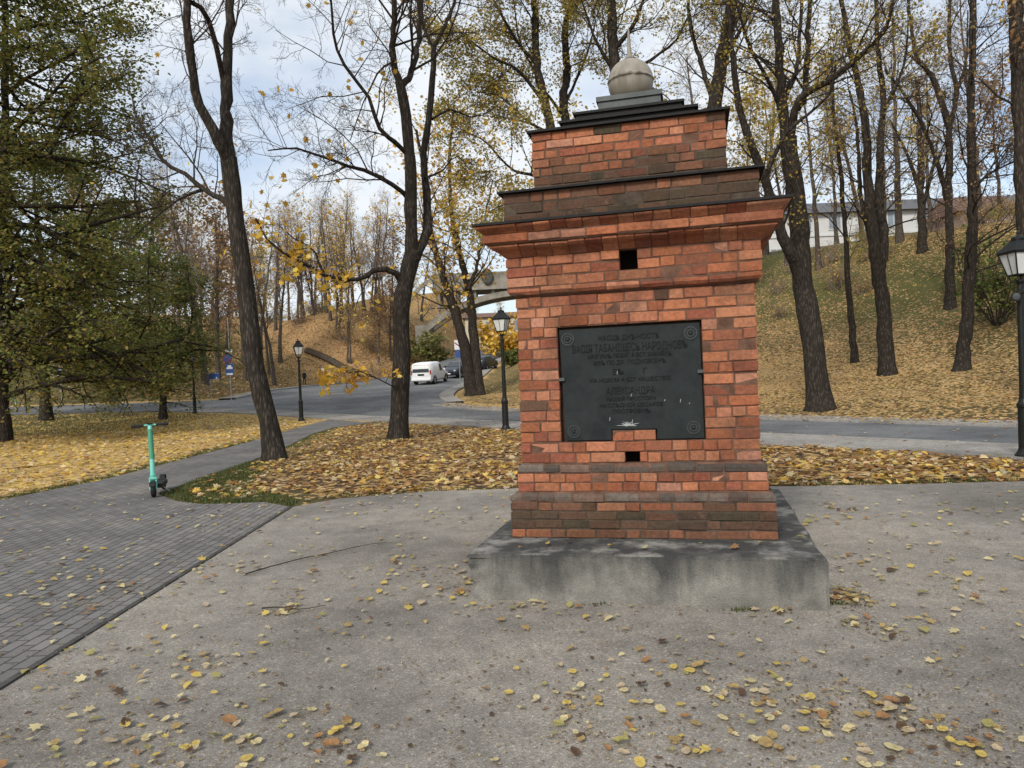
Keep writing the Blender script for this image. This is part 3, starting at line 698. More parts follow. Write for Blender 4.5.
pixel_tree(62, 30, [([(887, 369), (883, 304), (877, 267), (872, 225), (868, 180), (866, 135), (859, 85), (848, 40), (838, -30)], .36, .08, 0), ([(879, 275), (884, 240), (879, 190), (881, 135), (883, 95), (878, 51), (876, 0), (870, -70)], .22, .06, .8), ([(874, 250), (864, 215), (859, 180), (857, 130), (850, 90)], .14, .04, 1.5),
                    ([(883, 110), (893, 92), (905, 60), (908, 20)], .09, .03, -1)],
           'forked tree with three stems on the leafy slope right of the monument', SP, PAL_YG + PAL_RUST, (.07, .12), nb=16, L=(1.4, 3.2))
pixel_tree(63, 38, [([(951, 322), (950, 280), (949, 225), (949, 169), (950, 128), (956, 94), (950, 51), (950, -20)], .30, .07, 0), ([(950, 130), (934, 80), (917, 57), (910, 18), (905, -40)], .17, .05, -1), ([(947, 200), (938, 165), (918, 116), (900, 88), (884, 70)], .15, .04, -1.5), ([(955, 96), (966, 60), (968, 10)], .10, .03, 1)],
           'dark tree halfway up the right slope with a crooked left limb', dict(SP, leaf=.25), PAL_RUST + PAL_YG, (.07, .11), nb=14, L=(1.5, 3.6))
pixel_tree(64, 28, [([(962, 372), (966, 329), (969, 275), (972, 235), (972, 180), (971, 135), (972, 68), (974, 0), (978, -90)], .29, .09, 0), ([(972, 192), (985, 176), (1004, 166), (1024, 158), (1050, 150)], .06, .02, -1)],
           'straight dark tree with fan of fine upright twigs left of the near lamp', dict(SP, leaf=.22, up=.09), PAL_RUST, (.06, .11), nb=34, L=(1.6, 3.8), t0=.3)
pixel_tree(65, 21, [([(1036, 410), (1030, 300), (1024, 203), (1021, 135), (1019, 68), (1014, 0), (1008, -80)], .26, .16, 0)], 'smooth grey trunk running up the right edge of the picture', dict(SP, leaf=.3), PAL_RUST, (.10, .15), bark=M_BARK2, nb=10, t0=.5)
pixel_tree(66, 47, [([(922, 240), (921, 190), (920, 135), (917, 80)], .36, .12, 0), ([(921, 215), (932, 170), (938, 140)], .16, .05, 1), ([(920, 190), (905, 150), (890, 120)], .16, .05, -1)], 'pale grey tree at the top of the right slope in front of the white building', dict(SP, leaf=.05), PAL_YG, (.15, .2), bark=M_BARK2, tw=M_TWIG2, nb=14, L=(2, 4))

# left dense tree and its neighbours
def layered_tree(seed, pxy, Y, hgt, r0, radius, z0, label, pal, nl, leafn, size, name, w=None, lean=None, top=1.0):
    root = tree_root(pxy, Y, label, name=name); b = np.array(root.location); t = Tree(seed)
    lean = lean or (0, 0)
    pts = [b + np.array((0, 0, -.3)), b + np.array((.02, 0, hgt * .25)), b + np.array((lean[0] * .4 + .15, .1, hgt * .5)), b + np.array((lean[0] * .8, lean[1], hgt * .8)), b + np.array((lean[0], lean[1], hgt))]
    tr = t.limb(pts, r0, .04, 12, jit=.02, foot=b[2])
    prm = dict(maxlev=3, nch=[0, 8, 5], up=-.03, wander=.18, leaf=leafn, ljit=.22, flat=True, ratio=(.32, .55), twigr=.025)
    p, rad = tr
    for j in range(nl):
        f = (z0 + (1 - z0) * ((j + .5) / nl) ** .9); i = min(int(f * (len(p) - 1)), len(p) - 2); q = p[i]
        az = j * 2.39996 + t.r.uniform(-.3, .3); el = t.r.uniform(-.12, .3) + .5 * max(0, f - .55)
        d = np.array((math.cos(az) * math.cos(el), math.sin(az) * math.cos(el), math.sin(el)))
        L = radius * (1.12 - (f - z0) / (1 - z0) * .72 * top) * t.r.uniform(.72, 1.12)
        t.branch(q, d, L, min(.022 * L, rad[i] * .6), 1, prm)
    t.build(root, M_BARK, M_TWIG, pal, size, 1.1, OVATE, w)
layered_tree(71, (4, 440), 26.5, 21, .27, 6.6, .09, 'tall dense olive green tree filling the left edge of the picture', PAL_OLIVE, 92, 25, (.08, .16), 'hornbeam_tree', lean=(.8, .3), top=.74)
def small_fork_tree():
    root = tree_root((163, 418), 38.5, 'small tree with drooping green sprays and forked trunk by the far pavement', name='hornbeam_tree')
    t = Tree(81); Y = 38.5
    tr = t.limb(rooted(PL([(163, 418), (163, 404), (164, 392)], Y)), .2, .17, 10, jit=.01, foot=root.location[2])
    a = t.limb(PL([(164, 396), (172, 378), (182, 362), (190, 351), (205, 350), (222, 352), (240, 360)], Y, Y - 1), .14, .02, 8, jit=.015)
    b = t.limb(PL([(163, 396), (157, 378), (152, 355), (150, 320), (148, 280), (150, 240)], Y, Y + .8), .13, .03, 8, jit=.015)
    c = t.limb(PL([(158, 380), (140, 364), (118, 356), (96, 356)], Y, Y - 2), .08, .02, 7)
    d = t.limb(PL([(184, 360), (190, 330), (192, 300), (186, 265)], Y, Y + .5), .09, .02, 7)
    prm = dict(maxlev=3, nch=[0, 7, 5], up=-.03, wander=.18, leaf=4.2, ljit=.2, flat=True, ratio=(.35, .6), twigr=.025)
    t.sprout(b, 22, .12, 1, (2.0, 3.6), prm, ang=(.9, 1.5), rs=.4); t.sprout(c, 10, .2, 1, (1.2, 2.4), prm, rs=.5); t.sprout(d, 12, .1, 1, (1.4, 2.6), prm, ang=(.9, 1.4), rs=.4)
    t.sprout(a, 8, .05, .5, (1.0, 2.0), prm, rs=.4); t.sprout(a, 6, .5, 1, (.6, 1.3), dict(prm, leaf=.5), rs=.5)
    lo = t.limb(PL([(166, 402), (178, 404), (192, 408), (205, 405)], Y, Y - 1.2), .03, .01, 5); t.sprout(lo, 4, .3, 1, (.3, .6), dict(prm, leaf=.8, ljit=.1, maxlev=2), rs=.6)
    t.build(root, M_BARK, M_TWIG, PAL_GREEN + PAL_OLIVE, (.12, .21), 1.1, OVATE)
small_fork_tree()
layered_tree(72, (46, 415), 41, 15, .33, 6.2, .2, 'green tree with wide grey trunk standing beside the road behind the dense left tree', PAL_GREEN + PAL_OLIVE, 44, 8, (.12, .22), 'hornbeam_tree')
layered_tree(73, (116, 402), 56, 14, .42, 7.0, .26, 'broad thick trunked tree across the road behind the small forked tree', PAL_OLIVE + PAL_GREEN, 40, 5, (.16, .3), 'hornbeam_tree')

# prototypes for the far trees, then copies
def proto(seed, hgt, r0, stems, prm, pal, size, tw, bark, nb=16, L=(2, 4.5), t0=.3):
    root = thing('bare_tree', '', 'tree'); t = Tree(seed)
    for k in range(stems):
        off = np.array((k * .5 - .25 * (stems - 1), 0, 0)); ln = t.r.normal(0, hgt * .06, 2)
        pts = [off + (0, 0, -.4), off + (ln[0] * .2, ln[1] * .2, hgt * .25), off + (ln[0] * .5, ln[1] * .6, hgt * .5), off + (ln[0] * .9, ln[1], hgt * .78), off + (ln[0] * 1.2, ln[1] * 1.2, hgt)]
        lb = t.limb([np.array(q) for q in pts], r0, .03, 8, n=14, jit=.05, foot=0); t.sprout(lb, nb, t0, 1, L, prm, ang=(.35, .9), rs=.42)
    t.build(root, bark, tw, pal, size, 1.5, KITE); return root
FAR = dict(BARE, maxlev=4, nch=[0, 6, 5, 4], up=.07, leaf=.02, ljit=.3)
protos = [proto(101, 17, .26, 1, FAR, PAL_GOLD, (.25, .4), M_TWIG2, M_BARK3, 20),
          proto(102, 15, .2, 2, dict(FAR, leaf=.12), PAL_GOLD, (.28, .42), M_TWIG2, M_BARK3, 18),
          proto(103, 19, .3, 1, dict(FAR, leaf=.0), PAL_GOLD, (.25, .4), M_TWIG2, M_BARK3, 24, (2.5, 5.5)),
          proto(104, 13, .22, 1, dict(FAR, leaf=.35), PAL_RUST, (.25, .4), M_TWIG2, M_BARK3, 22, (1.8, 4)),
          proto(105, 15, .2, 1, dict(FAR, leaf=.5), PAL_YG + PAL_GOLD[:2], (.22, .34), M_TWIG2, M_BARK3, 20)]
used = set()
def copy_tree(o, parent=None):
    c = o.copy(); COL.objects.link(c)
    if parent: c.parent = parent; c.matrix_parent_inverse = Matrix()
    for ch in list(o.children): copy_tree(ch, c)
    return c
def place_far(k, x, y, rz, s):
    src = protos[k]
    o = src if k not in used else copy_tree(src)
    used.add(k); o.location = (x, y, h(x, y)); o.rotation_euler = (0, 0, rz); o.scale = (s, s, s); return o
def far_group(specs, label, group):
    specs = sorted(specs, key=lambda q: q[0]); n = len(specs)
    for i, (px, Y, k, s) in enumerate(specs):
        x = P(px, 380, Y)[0]; o = place_far(k, x, Y, px * 1.7 + Y, s)
        tag(o, label[k >= 3].format(ORD[i]), 'tree', group)
r2 = np.random.default_rng(5)
left = [(218, 74, 3, 1.25), (246, 80, 3, 1.1), (205, 66, 0, 1.1), (192, 78, 3, 1.2), (178, 70, 2, .9), (158, 76, 3, 1.1), (92, 74, 3, 1.2), (40, 70, 0, 1.0), (66, 84, 2, 1.1), (12, 78, 3, 1.2), (130, 88, 2, 1.0),
        (228, 92, 2, 1.0), (262, 104, 0, 1.1), (278, 112, 2, .9), (292, 120, 0, 1.0), (306, 116, 1, 1.1), (318, 126, 2, 1.0), (330, 118, 0, .95), (344, 113, 2, 1.0), (357, 124, 1, 1.1), (368, 128, 0, 1.1), (378, 118, 2, .9), (386, 130, 1, 1.1), (350, 106, 1, .8), (270, 96, 4, 1.0), (424, 142, 0, 1.1)]
for i in range(26):
    left.append((r2.uniform(205, 405), r2.uniform(108, 150), int(r2.choice([0, 1, 2, 3])), r2.uniform(.8, 1.15)))
for i in range(12):
    left.append((r2.uniform(150, 290), r2.uniform(66, 104), int(r2.choice([0, 2, 3])), r2.uniform(.6, 1.0)))
near_row = [q for q in left if q[1] < 100]; left = [q for q in left if q[1] >= 100]
far_group(near_row, ['slender bare tree low on the far left slope, {} tree from the left', 'brown-leaved tree low on the far left slope, {} tree from the left'], 'trees low on the far left slope')
for q in ((422, 158, 4, .5), (441, 162, 4, .55), (456, 158, 4, .5), (476, 164, 4, .6), (500, 160, 4, .55)): left.append(q)
far_group(left, ['slender bare tree on the crest of the far left slope, {} from the left', 'brown-leaved tree on the crest of the far left slope, {} from the left'], 'trees on the crest of the far left slope')
right = [(823, 52, 0, .8), (905, 50, 2, .85), (792, 56, 4, .9), (842, 60, 4, .9), (868, 56, 0, .8), (935, 56, 4, .9), (986, 50, 2, .8), (1006, 56, 3, .85), (1046, 46, 4, .9), (770, 62, 2, .9), (890, 64, 0, .9), (750, 50, 4, .9), (720, 48, 2, 1.0), (672, 46, 4, 1.0), (640, 52, 0, 1.0), (604, 50, 4, 1.0), (560, 56, 4, .9), (530, 62, 2, .8)]
far_group(right, ['slender bare tree high on the right slope, {} tree from the left', 'thinly leaved tree high on the right slope, {} tree from the left'], 'trees along the top of the right slope')

def shrub(px, Y, hgt, rad, pal, label, n=900, size=(.14, .26), seed=1):
    x = P(px, 380, Y)[0]; root = thing('shrub', label, 'shrub', (x, Y, h(x, Y))); t = Tree(seed); b = np.array(root.location)
    prm = dict(maxlev=3, nch=[0, 5, 4], up=.05, wander=.25, leaf=n / 400, ljit=.2)
    for j in range(16):
        az = j * 2.4; d = unit(np.array((math.cos(az) * rad / hgt, math.sin(az) * rad / hgt, 1.0 + t.r.uniform(-.3, .3))))
        t.branch(b + np.array((math.cos(az), math.sin(az), 0)) * .15 + np.array((0, 0, -.05)), d, hgt * t.r.uniform(.6, 1), .035, 1, prm)
    o = b; v, q = t.tubes_mesh({**t.wood}); v2, q2 = t.tubes_mesh(t.twig)
    V = np.concatenate((v, v2)); Q = np.concatenate((q, q2 + len(v)))
    link('stems', np_mesh('stems', V - o, [Q], [M_TWIG]), root)
    lp = np.array(t.leaves); lv, lq, lc = leaf_arrays(lp - o, t.r.uniform(*size, len(lp)), 1.4, pick_cols(len(lp), pal, r=t.r), OVATE, t.r)
    link('foliage', np_mesh('foliage', lv, [lq], [M_LEAF], None, lc), root)
shrub(496, 112, 5.5, 3.0, PAL_GOLD, 'yellow bush on the bank under the bridge', 1600, (.4, .7), 201)
shrub(506, 106, 4.0, 2.6, PAL_GOLD, 'low golden bush closest to the lamp on the bank below the bridge', 1500, (.4, .7), 202)
shrub(427, 112, 5.2, 2.6, [(.16, .17, .05), (.22, .22, .07)], 'pale green bush at the foot of the bridge pier', 1300, (.35, .6), 203)
shrub(1000, 33, 3.2, 1.4, PAL_GREEN + [(.14, .17, .04)], 'green bush on the right slope behind the near lamp', 800, (.14, .24), 204)
shrub(988, 38, 3.6, 1.3, PAL_GREEN + PAL_YG[:1], 'thin olive sapling bush higher on the right slope left of the green bush', 500, (.14, .24), 205)
shrub(516, 78, 1.8, 1.2, [(.10, .13, .03), (.14, .15, .04)], 'green bush beside the side road above the lamp', 800, (.25, .4), 206)

def bush_proto(seed, pal, leaf):
    root = thing('bare_bush', '', 'bush'); t = Tree(seed)
    prm = dict(maxlev=4, nch=[0, 5, 4, 4], up=.08, wander=.24, leaf=leaf, ljit=.2, twigr=.03)
    for j in range(13):
        az = j * 2.4; d = unit(np.array((math.cos(az) * .5, math.sin(az) * .5, 1.0)))
        t.branch(np.array((math.cos(az) * .5, math.sin(az) * .5, -.15)) * t.r.uniform(.2, 1.6), d, t.r.uniform(1.6, 3.2), .04, 1, prm)
    v, q = t.tubes_mesh(t.wood); v2, q2 = t.tubes_mesh(t.twig)
    link('stems', np_mesh('stems', np.concatenate((v, v2)), [np.concatenate((q, q2 + len(v)))], [M_TWIG2]), root)
    lp = np.array(t.leaves); lv, lq, lc = leaf_arrays(lp, t.r.uniform(.14, .26, len(lp)), 1.4, pick_cols(len(lp), pal, r=t.r), OVATE, t.r)
    link('foliage', np_mesh('foliage', lv, [lq], [M_LEAF], None, lc), root); return root
bp = [bush_proto(301, PAL_GOLD + PAL_RUST, .25), bush_proto(302, PAL_YG + PAL_GREEN[:1], .5), bush_proto(303, PAL_RUST + PAL_BRN, .12)]
spots = [(r2.uniform(212, 408), r2.uniform(100, 146), 0) for _ in range(24)] + [(r2.uniform(60, 270), r2.uniform(62, 84), 0) for _ in range(10)] + [(r2.uniform(765, 1040), r2.uniform(44, 57), 1) for _ in range(18)]
bused = set(); cnt = {}
for px, Y, side in sorted(spots):
    k = int(r2.choice(3, p=(.4, .2, .4) if side == 0 else (.25, .5, .25))); o = bp[k]
    if k in bused: o = copy_tree(bp[k])
    bused.add(k); x = P(px, 380, Y)[0]; sc_ = r2.uniform(.5, 1.1) * (1.0 if side == 0 else .6)
    o.location = (x, Y, h(x, Y)); o.rotation_euler = (0, 0, px); o.scale = (sc_,) * 3
    key = (side, Y > 98); n_ = cnt[key] = cnt.get(key, 0) + 1
    where = 'high on the right slope' if side else 'on the crest of the far left slope' if Y > 98 else 'at the foot of the far left slope'
    tag(o, 'thin twiggy bush ' + where + ', ' + ORD[n_ - 1] + ' bush from the left', 'bush', 'twiggy bushes on the slopes')

# ------------------------------------------------------------------ buildings, bridge, hillside wall
def white_building():
    x0, x1, y0 = 20.0, 62.0, 78.0; zb, zt = 8.0, 17.3
    root = thing('white_building', 'long white building along the top of the right slope', 'building', (x0, y0, 0))
    bm = bmesh.new(); box(bm, 0, x1 - x0, 0, 12, zb, zt); bm_obj('wall', bm, M_WALLW, root)
    bm = bmesh.new(); plate(bm, [(-.5, -.6, zt), (x1 - x0 + .5, -.6, zt), (x1 - x0 + .5, -.6, zt + .25), (x1 - x0 + .5, 6, zt + 2.6), (-.5, 6, zt + 2.6), (-.5, -.6, zt + .25)][:3] + [], (0, 1, 0), .01) if False else None
    loft(bm, [[(-.5, -.6, zt), (-.5, 12.6, zt), (-.5, 6, zt + 2.4)], [(x1 - x0 + .5, -.6, zt), (x1 - x0 + .5, 12.6, zt), (x1 - x0 + .5, 6, zt + 2.4)]]); bm_obj('roof', bm, M_ROOF, root)
    bm = bmesh.new(); box(bm, -.02, x1 - x0 + .02, -.12, -.003, 14.9, 15.1); bm_obj('string_course', bm, M_WALLW, root)
    for i in range(13):
        for zz in (12.0, 15.6):
            bm = bmesh.new(); a = 1.6 + i * 3.1
            for q in ((a - .1, a, zz - .1, zz + 1.8), (a + 1.2, a + 1.3, zz - .1, zz + 1.8), (a, a + 1.2, zz - .1, zz), (a, a + 1.2, zz + 1.7, zz + 1.8), (a + .57, a + .63, zz, zz + 1.7)):
                box(bm, q[0], q[1], -.08, -.003, q[2], q[3])
            f = bm_obj('window', bm, M_WALLW, root)
            bm = bmesh.new(); box(bm, a + .001, a + 1.199, -.03, -.004, zz + .001, zz + 1.699); bm_obj('pane', bm, M_PANE, f)
white_building()
def brown_house():
    root = thing('brown_roofed_house', 'small pink walled house with brown roof at the right end of the slope top', 'house', (44, 70, h(44, 70) - .8))
    bm = bmesh.new(); box(bm, -2.5, 2.5, -2.5, 2.5, -1, 3.4); bm_obj('wall', bm, simple('pink_render', (.30, .22, .19), .9, .2), root)
    bm = bmesh.new(); loft(bm, [[(-2.9, -2.9, 3.4), (-2.9, 2.9, 3.4), (-2.9, 0, 5.2)], [(2.9, -2.9, 3.4), (2.9, 2.9, 3.4), (2.9, 0, 5.2)]]); bm_obj('roof', bm, M_TILE, root)
    for a in (-1.6, .5):
        bm = bmesh.new(); box(bm, a, a + 1, -2.56, -2.5 - .003, 1.2, 2.5); bm_obj('window', bm, M_PANE, root)
brown_house()
def cream_house():
    root = thing('cream_house', 'cream house glimpsed beneath the bridge', 'house', (0, 150, h(0, 150)))
    bm = bmesh.new(); box(bm, -9, 9, 0, 8, -2, 6.4); bm_obj('wall', bm, M_WALLC, root)
    bm = bmesh.new(); loft(bm, [[(-9.6, -.6, 6.4), (-9.6, 8.6, 6.4), (-9.6, 4, 7.6)], [(9.6, -.6, 6.4), (9.6, 8.6, 6.4), (9.6, 4, 7.6)]]); bm_obj('roof', bm, M_TILE, root)
    for a in (-7, -4.2, -1.4, 1.4, 4.2, 7):
        for zz in (.6, 3.6):
            bm = bmesh.new(); box(bm, a - .6, a + .6, -.05, -.003, zz, zz + 1.9); bm_obj('window', bm, M_PANE, root)
cream_house()
def bridge():
    Y = 122.0; root = thing('arch_bridge', 'concrete arch bridge high over the side road with a dark oval emblem', 'bridge', (0, Y, 0))
    W = 7.0; k = Y / FPX
    xs, xc, zs, zc = -14.0, 10.0, 10.4, 15.9
    def arch(x): return zs + (zc - zs) * (1 - abs((x - xc) / (xs - xc)) ** 3.6)
    bm = bmesh.new(); n = 30
    for y0 in (0, W - 1.6):
        secs = []
        for i in range(n + 1):
            x = xs + (2 * (xc - xs)) * i / n; z = arch(x); th = 1.3 - .5 * math.sin(math.pi * i / n)
            secs.append([(x, y0, z - th), (x, y0 + 1.6, z - th), (x, y0 + 1.6, z), (x, y0, z)])
        loft(bm, secs)
    bm_obj('arch_rib', bm, M_BCONC, root)
    bm = bmesh.new(); box(bm, -12.4, 42, -.3, W + .3, 16.0, 16.6); bm_obj('deck', bm, M_BCONC, root)
    bm = bmesh.new()
    for y in (-.3, W): box(bm, -12.3, 42, y + .05, y + .25, 16.6, 18.6); box(bm, -12.3, 42, y, y + .3, 18.6, 18.85)
    for i in range(26):
        x = -12.3 + i * 2.1; box(bm, x, x + .35, -.36, 0, 16.6, 18.7)
    bm_obj('parapet', bm, M_BCONC, root)
    for x in (-11.5, -8.5, -5.5, -2.5, 22.5, 25.5, 28.5):
        bm = bmesh.new(); z = arch(x)
        bm.free()
        for y in (.3, W - 1.3):
            bm = bmesh.new(); box(bm, x - .25, x + .25, y, y + 1, z - .3, 15.998); bm_obj('column', bm, M_BCONC, root)
    # curved wing wall at the left end
    bm = bmesh.new(); secs = []
    for i in range(15):
        t = i / 14; x = -17.2 + 4.9 * t; z = 13.6 + 4.4 * math.sin(t * math.pi / 2)
        secs.append([(x, -.9, z - .8), (x, -.45, z - .8), (x, -.45, z), (x, -.9, z)])
    loft(bm, secs); bm_obj('wing_wall', bm, M_BCONC, root)
    for nm, x0, x1 in (('abutment', -15.6, -13.2), ('abutment', 34.4, 41)):
        bm = bmesh.new(); box(bm, x0, x1, 0.2, W - .2, 3, 10.6 if x0 < 0 else 15.99); bm_obj(nm, bm, M_BCONC, root)
    c = P(487, 276, Y - .9); bm = bmesh.new()
    for s_, th, yy in ((1, .25, -.62),):
        plate(bm, [(c[0] + .95 * math.cos(a), yy, c[2] + 1.25 * math.sin(a)) for a in np.linspace(0, 2 * np.pi, 28, endpoint=False)], (0, 1, 0), .24)
    em = bm_obj('oval_emblem', bm, simple('weathered_bronze', (.06, .065, .06), .7, .3, .3), root)
    bm = bmesh.new(); ring = []
    for a in np.linspace(0, 2 * np.pi, 29)[:-1]:
        ring.append([(c[0] + (r_ * .97) * math.cos(a), y_, c[2] + (r_ * 1.27) * math.sin(a)) for r_, y_ in ((1.0, -.6), (1.0, -.72), (.86, -.72), (.86, -.6))])
    loft(bm, ring + [ring[0]], False); bm_obj('rim', bm, simple('dark_bronze', (.03, .032, .03), .7, .3, .3), em)
bridge()
def hill_stair():
    a, b = hit(306, 350), hit(357, 373)
    n = 26; root = thing('stone_stair_wall', 'low stone stair wall running diagonally down the far slope', 'wall', (a[0], a[1], a[2]))
    bm = bmesh.new()
    for i in range(n):
        t = i / n; x, y = a[0] + (b[0] - a[0]) * t, a[1] + (b[1] - a[1]) * t; z = h(x, y)
        x2, y2 = a[0] + (b[0] - a[0]) * (i + .96) / n, a[1] + (b[1] - a[1]) * (i + .96) / n
        secs = [[(px_ - a[0], py_ - a[1] - .3, z - .4 - a[2]), (px_ - a[0], py_ - a[1] + .3, z - .4 - a[2]), (px_ - a[0], py_ - a[1] + .3, z + .3 - a[2]), (px_ - a[0], py_ - a[1] - .3, z + .3 - a[2])] for px_, py_ in ((x, y), (x2, y2))]
        loft(bm, secs)
    bm_obj('wall_blocks', bm, M_STONEW, root)
    bm = bmesh.new()
    for i in range(n):
        t = i / n; x, y = a[0] + (b[0] - a[0]) * t, a[1] + (b[1] - a[1]) * t; z = h(x, y) - a[2]
        box(bm, x - a[0], x - a[0] + 1.0, y - a[1] - 1.1, y - a[1] - .32, z - .35, z + .03)
    bm_obj('steps', bm, M_STONEW, root)
hill_stair()

# ------------------------------------------------------------------ the brick monument
ALPHA = R(14)
def monument():
    fx, fy = G(639.5, 539, .34)
    A_W = 1.96
    cx, cy = fx + math.sin(ALPHA) * A_W / 2, fy + math.cos(ALPHA) * A_W / 2
    root = thing('brick_monument', 'red brick memorial pillar with black plaque and stone ball on a concrete plinth', 'monument', (cx, cy, 0), -ALPHA)
    rr = np.random.default_rng(3)
    BR = np.array([.82, .90, .90]) * np.array([(.40, .135, .068), (.37, .12, .06), (.43, .155, .08), (.33, .105, .056), (.45, .18, .10), (.36, .125, .072), (.29, .09, .055), (.41, .15, .085)])
    PALE = np.array([(.40, .19, .12), (.42, .18, .11), (.37, .18, .12)])
    MOSS = np.array([(.062, .043, .030), (.085, .05, .034), (.055, .044, .029), (.10, .058, .039)])
    GREYB = np.array([(.085, .07, .06), (.11, .09, .075), (.07, .06, .052), (.135, .09, .07)])
    def brick_verts(face_w, l0, l1, prof, c0, c1, dep):
        """extrude front profile (out,z) between l0..l1; c0/c1: mitred corner at that end"""
        sl = []
        ch = .005
        def ring(l, shrink, corner):
            pts = [((l + (o if corner == 1 else -o if corner == -1 else 0)), o - shrink, z) for o, z in prof]
            z0, z1 = prof[0][1], prof[-1][1]
            lb = l + (-dep if corner == 1 else dep if corner == -1 else 0)
            return pts + [(lb, -dep, z1), (lb, -dep, z0)]
        if c0: sl.append(ring(l0, 0, -1))
        else: sl += [ring(l0, ch, 0), ring(l0 + ch, 0, 0)]
        if c1: sl.append(ring(l1, 0, 1))
        else: sl += [ring(l1 - ch, 0, 0), ring(l1, ch, 0)]
        return sl
    class Acc:
        def __init__(s): s.V, s.Q, s.N, s.C, s.M = [], [], [], [], []; s.n = 0
        def add(s, sl, xf, col, mi):
            k = len(sl[0]); v = np.array([xf(p) for r_ in sl for p in r_]); m = len(sl)
            if mi == 0: v = v + np.array([noise.noise_vector(Vector(c) * 31) for c in v]) * .0042 + np.array([noise.noise_vector(Vector(c) * 7) for c in v]) * .003
            else: v = v + np.array([noise.noise_vector(Vector(c) * 5) for c in v]) * .003
            idx = s.n + np.arange(m * k).reshape(m, k); nx = np.roll(idx, -1, 1)
            s.V.append(v); s.C.append(np.tile(col, (len(v), 1)))
            q = np.stack((idx[:-1], nx[:-1], nx[1:], idx[1:]), -1).reshape(-1, 4); s.Q.append((q, mi))
            s.N.append((idx[0][::-1], mi)); s.N.append((idx[-1], mi)); s.n += m * k
        def obj(s, name, parent):
            by = {}
            polys, mi = [], []
            for q, m in s.Q: polys.append(q); mi.append(m)
            for q, m in s.N: polys.append(q[None]); mi.append(m)
            me = np_mesh(name, np.concatenate(s.V), polys, [M_BRICK, M_MORTAR], mi, np.concatenate(s.C), flat=True)
            bm = bmesh.new(); bm.from_mesh(me); bmesh.ops.recalc_face_normals(bm, faces=bm.faces); bm.to_mesh(me); bm.free()
            return link(name, me, parent)
    def course(acc, W, D, prof, colf, holes=(), lens=(.215, .108), gap=.0085, mort=.006, plain=False):
        """one course round all four faces; holes: list of (u0,u1) left out on the front face"""
        z0, z1 = prof[0][1], prof[-1][1]
        for f in range(4):
            w, off = (W, D / 2) if f % 2 == 0 else (D, W / 2)
            ca, sa = math.cos(f * math.pi / 2), math.sin(f * math.pi / 2)
            def xf(p, ca=ca, sa=sa, off=off):
                x, y = p[0], -(off + p[1]); return (x * ca - y * sa, x * sa + y * ca, p[2])
            segs = [(-w / 2, w / 2)]
            if f == 0:
                for (a, b) in holes:
                    new = []
                    for (s0, s1) in segs:
                        if b <= s0 or a >= s1: new.append((s0, s1)); continue
                        if a > s0: new.append((s0, a))
                        if b < s1: new.append((b, s1))
                    segs = new
            for (s0, s1) in segs:
                c0, c1 = s0 <= -w / 2 + 1e-6, s1 >= w / 2 - 1e-6
                mp2 = [(o - mort, z) for o, z in prof]; mp2[0] = (mp2[0][0], z0 - gap / 2); mp2[-1] = (mp2[-1][0], z1 + gap / 2)
                acc.add(brick_verts(w, s0, s1, mp2, c0, c1, .10), xf, (.075, .058, .044) if z0 > 2.76 and z0 < 3.3 or z0 < .6 else (.125, .070, .049), 1)
                x = s0; first = True
                while x < s1 - 1e-4:
                    L = rr.choice(lens) * rr.uniform(.93, 1.07)
                    if first and rr.random() < .5: L *= rr.uniform(.5, .9)
                    if s1 - (x + L) < .07: L = s1 - x
                    first = False
                    a = x + (0 if x == s0 else gap / 2); b = x + L - (0 if x + L >= s1 - 1e-4 else gap / 2)
                    j = rr.normal(0, .0028) - (.008 * rr.random() if rr.random() < .06 else 0); jz = rr.normal(0, .0022)
                    e = .005
                    p2 = [(prof[0][0] + j - e, z0 + jz), (prof[0][0] + j, z0 + e + jz)] + [(o + j, z + jz) for o, z in prof[1:-1]] + [(prof[-1][0] + j, z1 - e + jz), (prof[-1][0] + j - e, z1 + jz)]
                    acc.add(brick_verts(w, a, b, p2, c0 and x == s0, c1 and x + L >= s1 - 1e-4, .11), xf, colf((x + L / 2) / w, (z0 + z1) / 2), 0)
                    x += L
    def red(pale=.05, dark=.008):
        def f(u, z):
            q = rr.random(); b = PALE if q < pale else MOSS if q > 1 - dark else BR
            return b[rr.integers(len(b))] * rr.uniform(.74, 1.16)
        return f
    def mossy(p):
        def f(u, z):
            k = np.clip(p * 1.15 + rr.normal(0, .2) + .45 * noise.noise(Vector((u * 5, z * 6, 3))), 0, 1)
            return (BR[rr.integers(len(BR))] * .85 * (1 - k) + MOSS[rr.integers(len(MOSS))] * k) * rr.uniform(.85, 1.15)
        return f
    def grey(u, z): return GREYB[rr.integers(len(GREYB))] * rr.uniform(.85, 1.2)
    def rows(acc, W, z0, z1, n, colf, holes={}, D=None, lens=(.215, .108)):
        hh = (z1 - z0) / n
        for i in range(n):
            course(acc, W, D or W, [(0, z0 + i * hh + .0042), (0, z0 + (i + 1) * hh - .0042)], colf[i] if isinstance(colf, list) else colf, holes.get(i, ()), lens)
    # concrete plinth
    bm = bmesh.new(); box(bm, -1.19, 1.235, -1.50, 1.35, -.05, .34)
    bmesh.ops.bevel(bm, geom=list(bm.edges), offset=.018, segments=2, affect='EDGES')
    bmesh.ops.subdivide_edges(bm, edges=[e for e in bm.edges if e.calc_length() > .3], cuts=30, use_grid_fill=True)
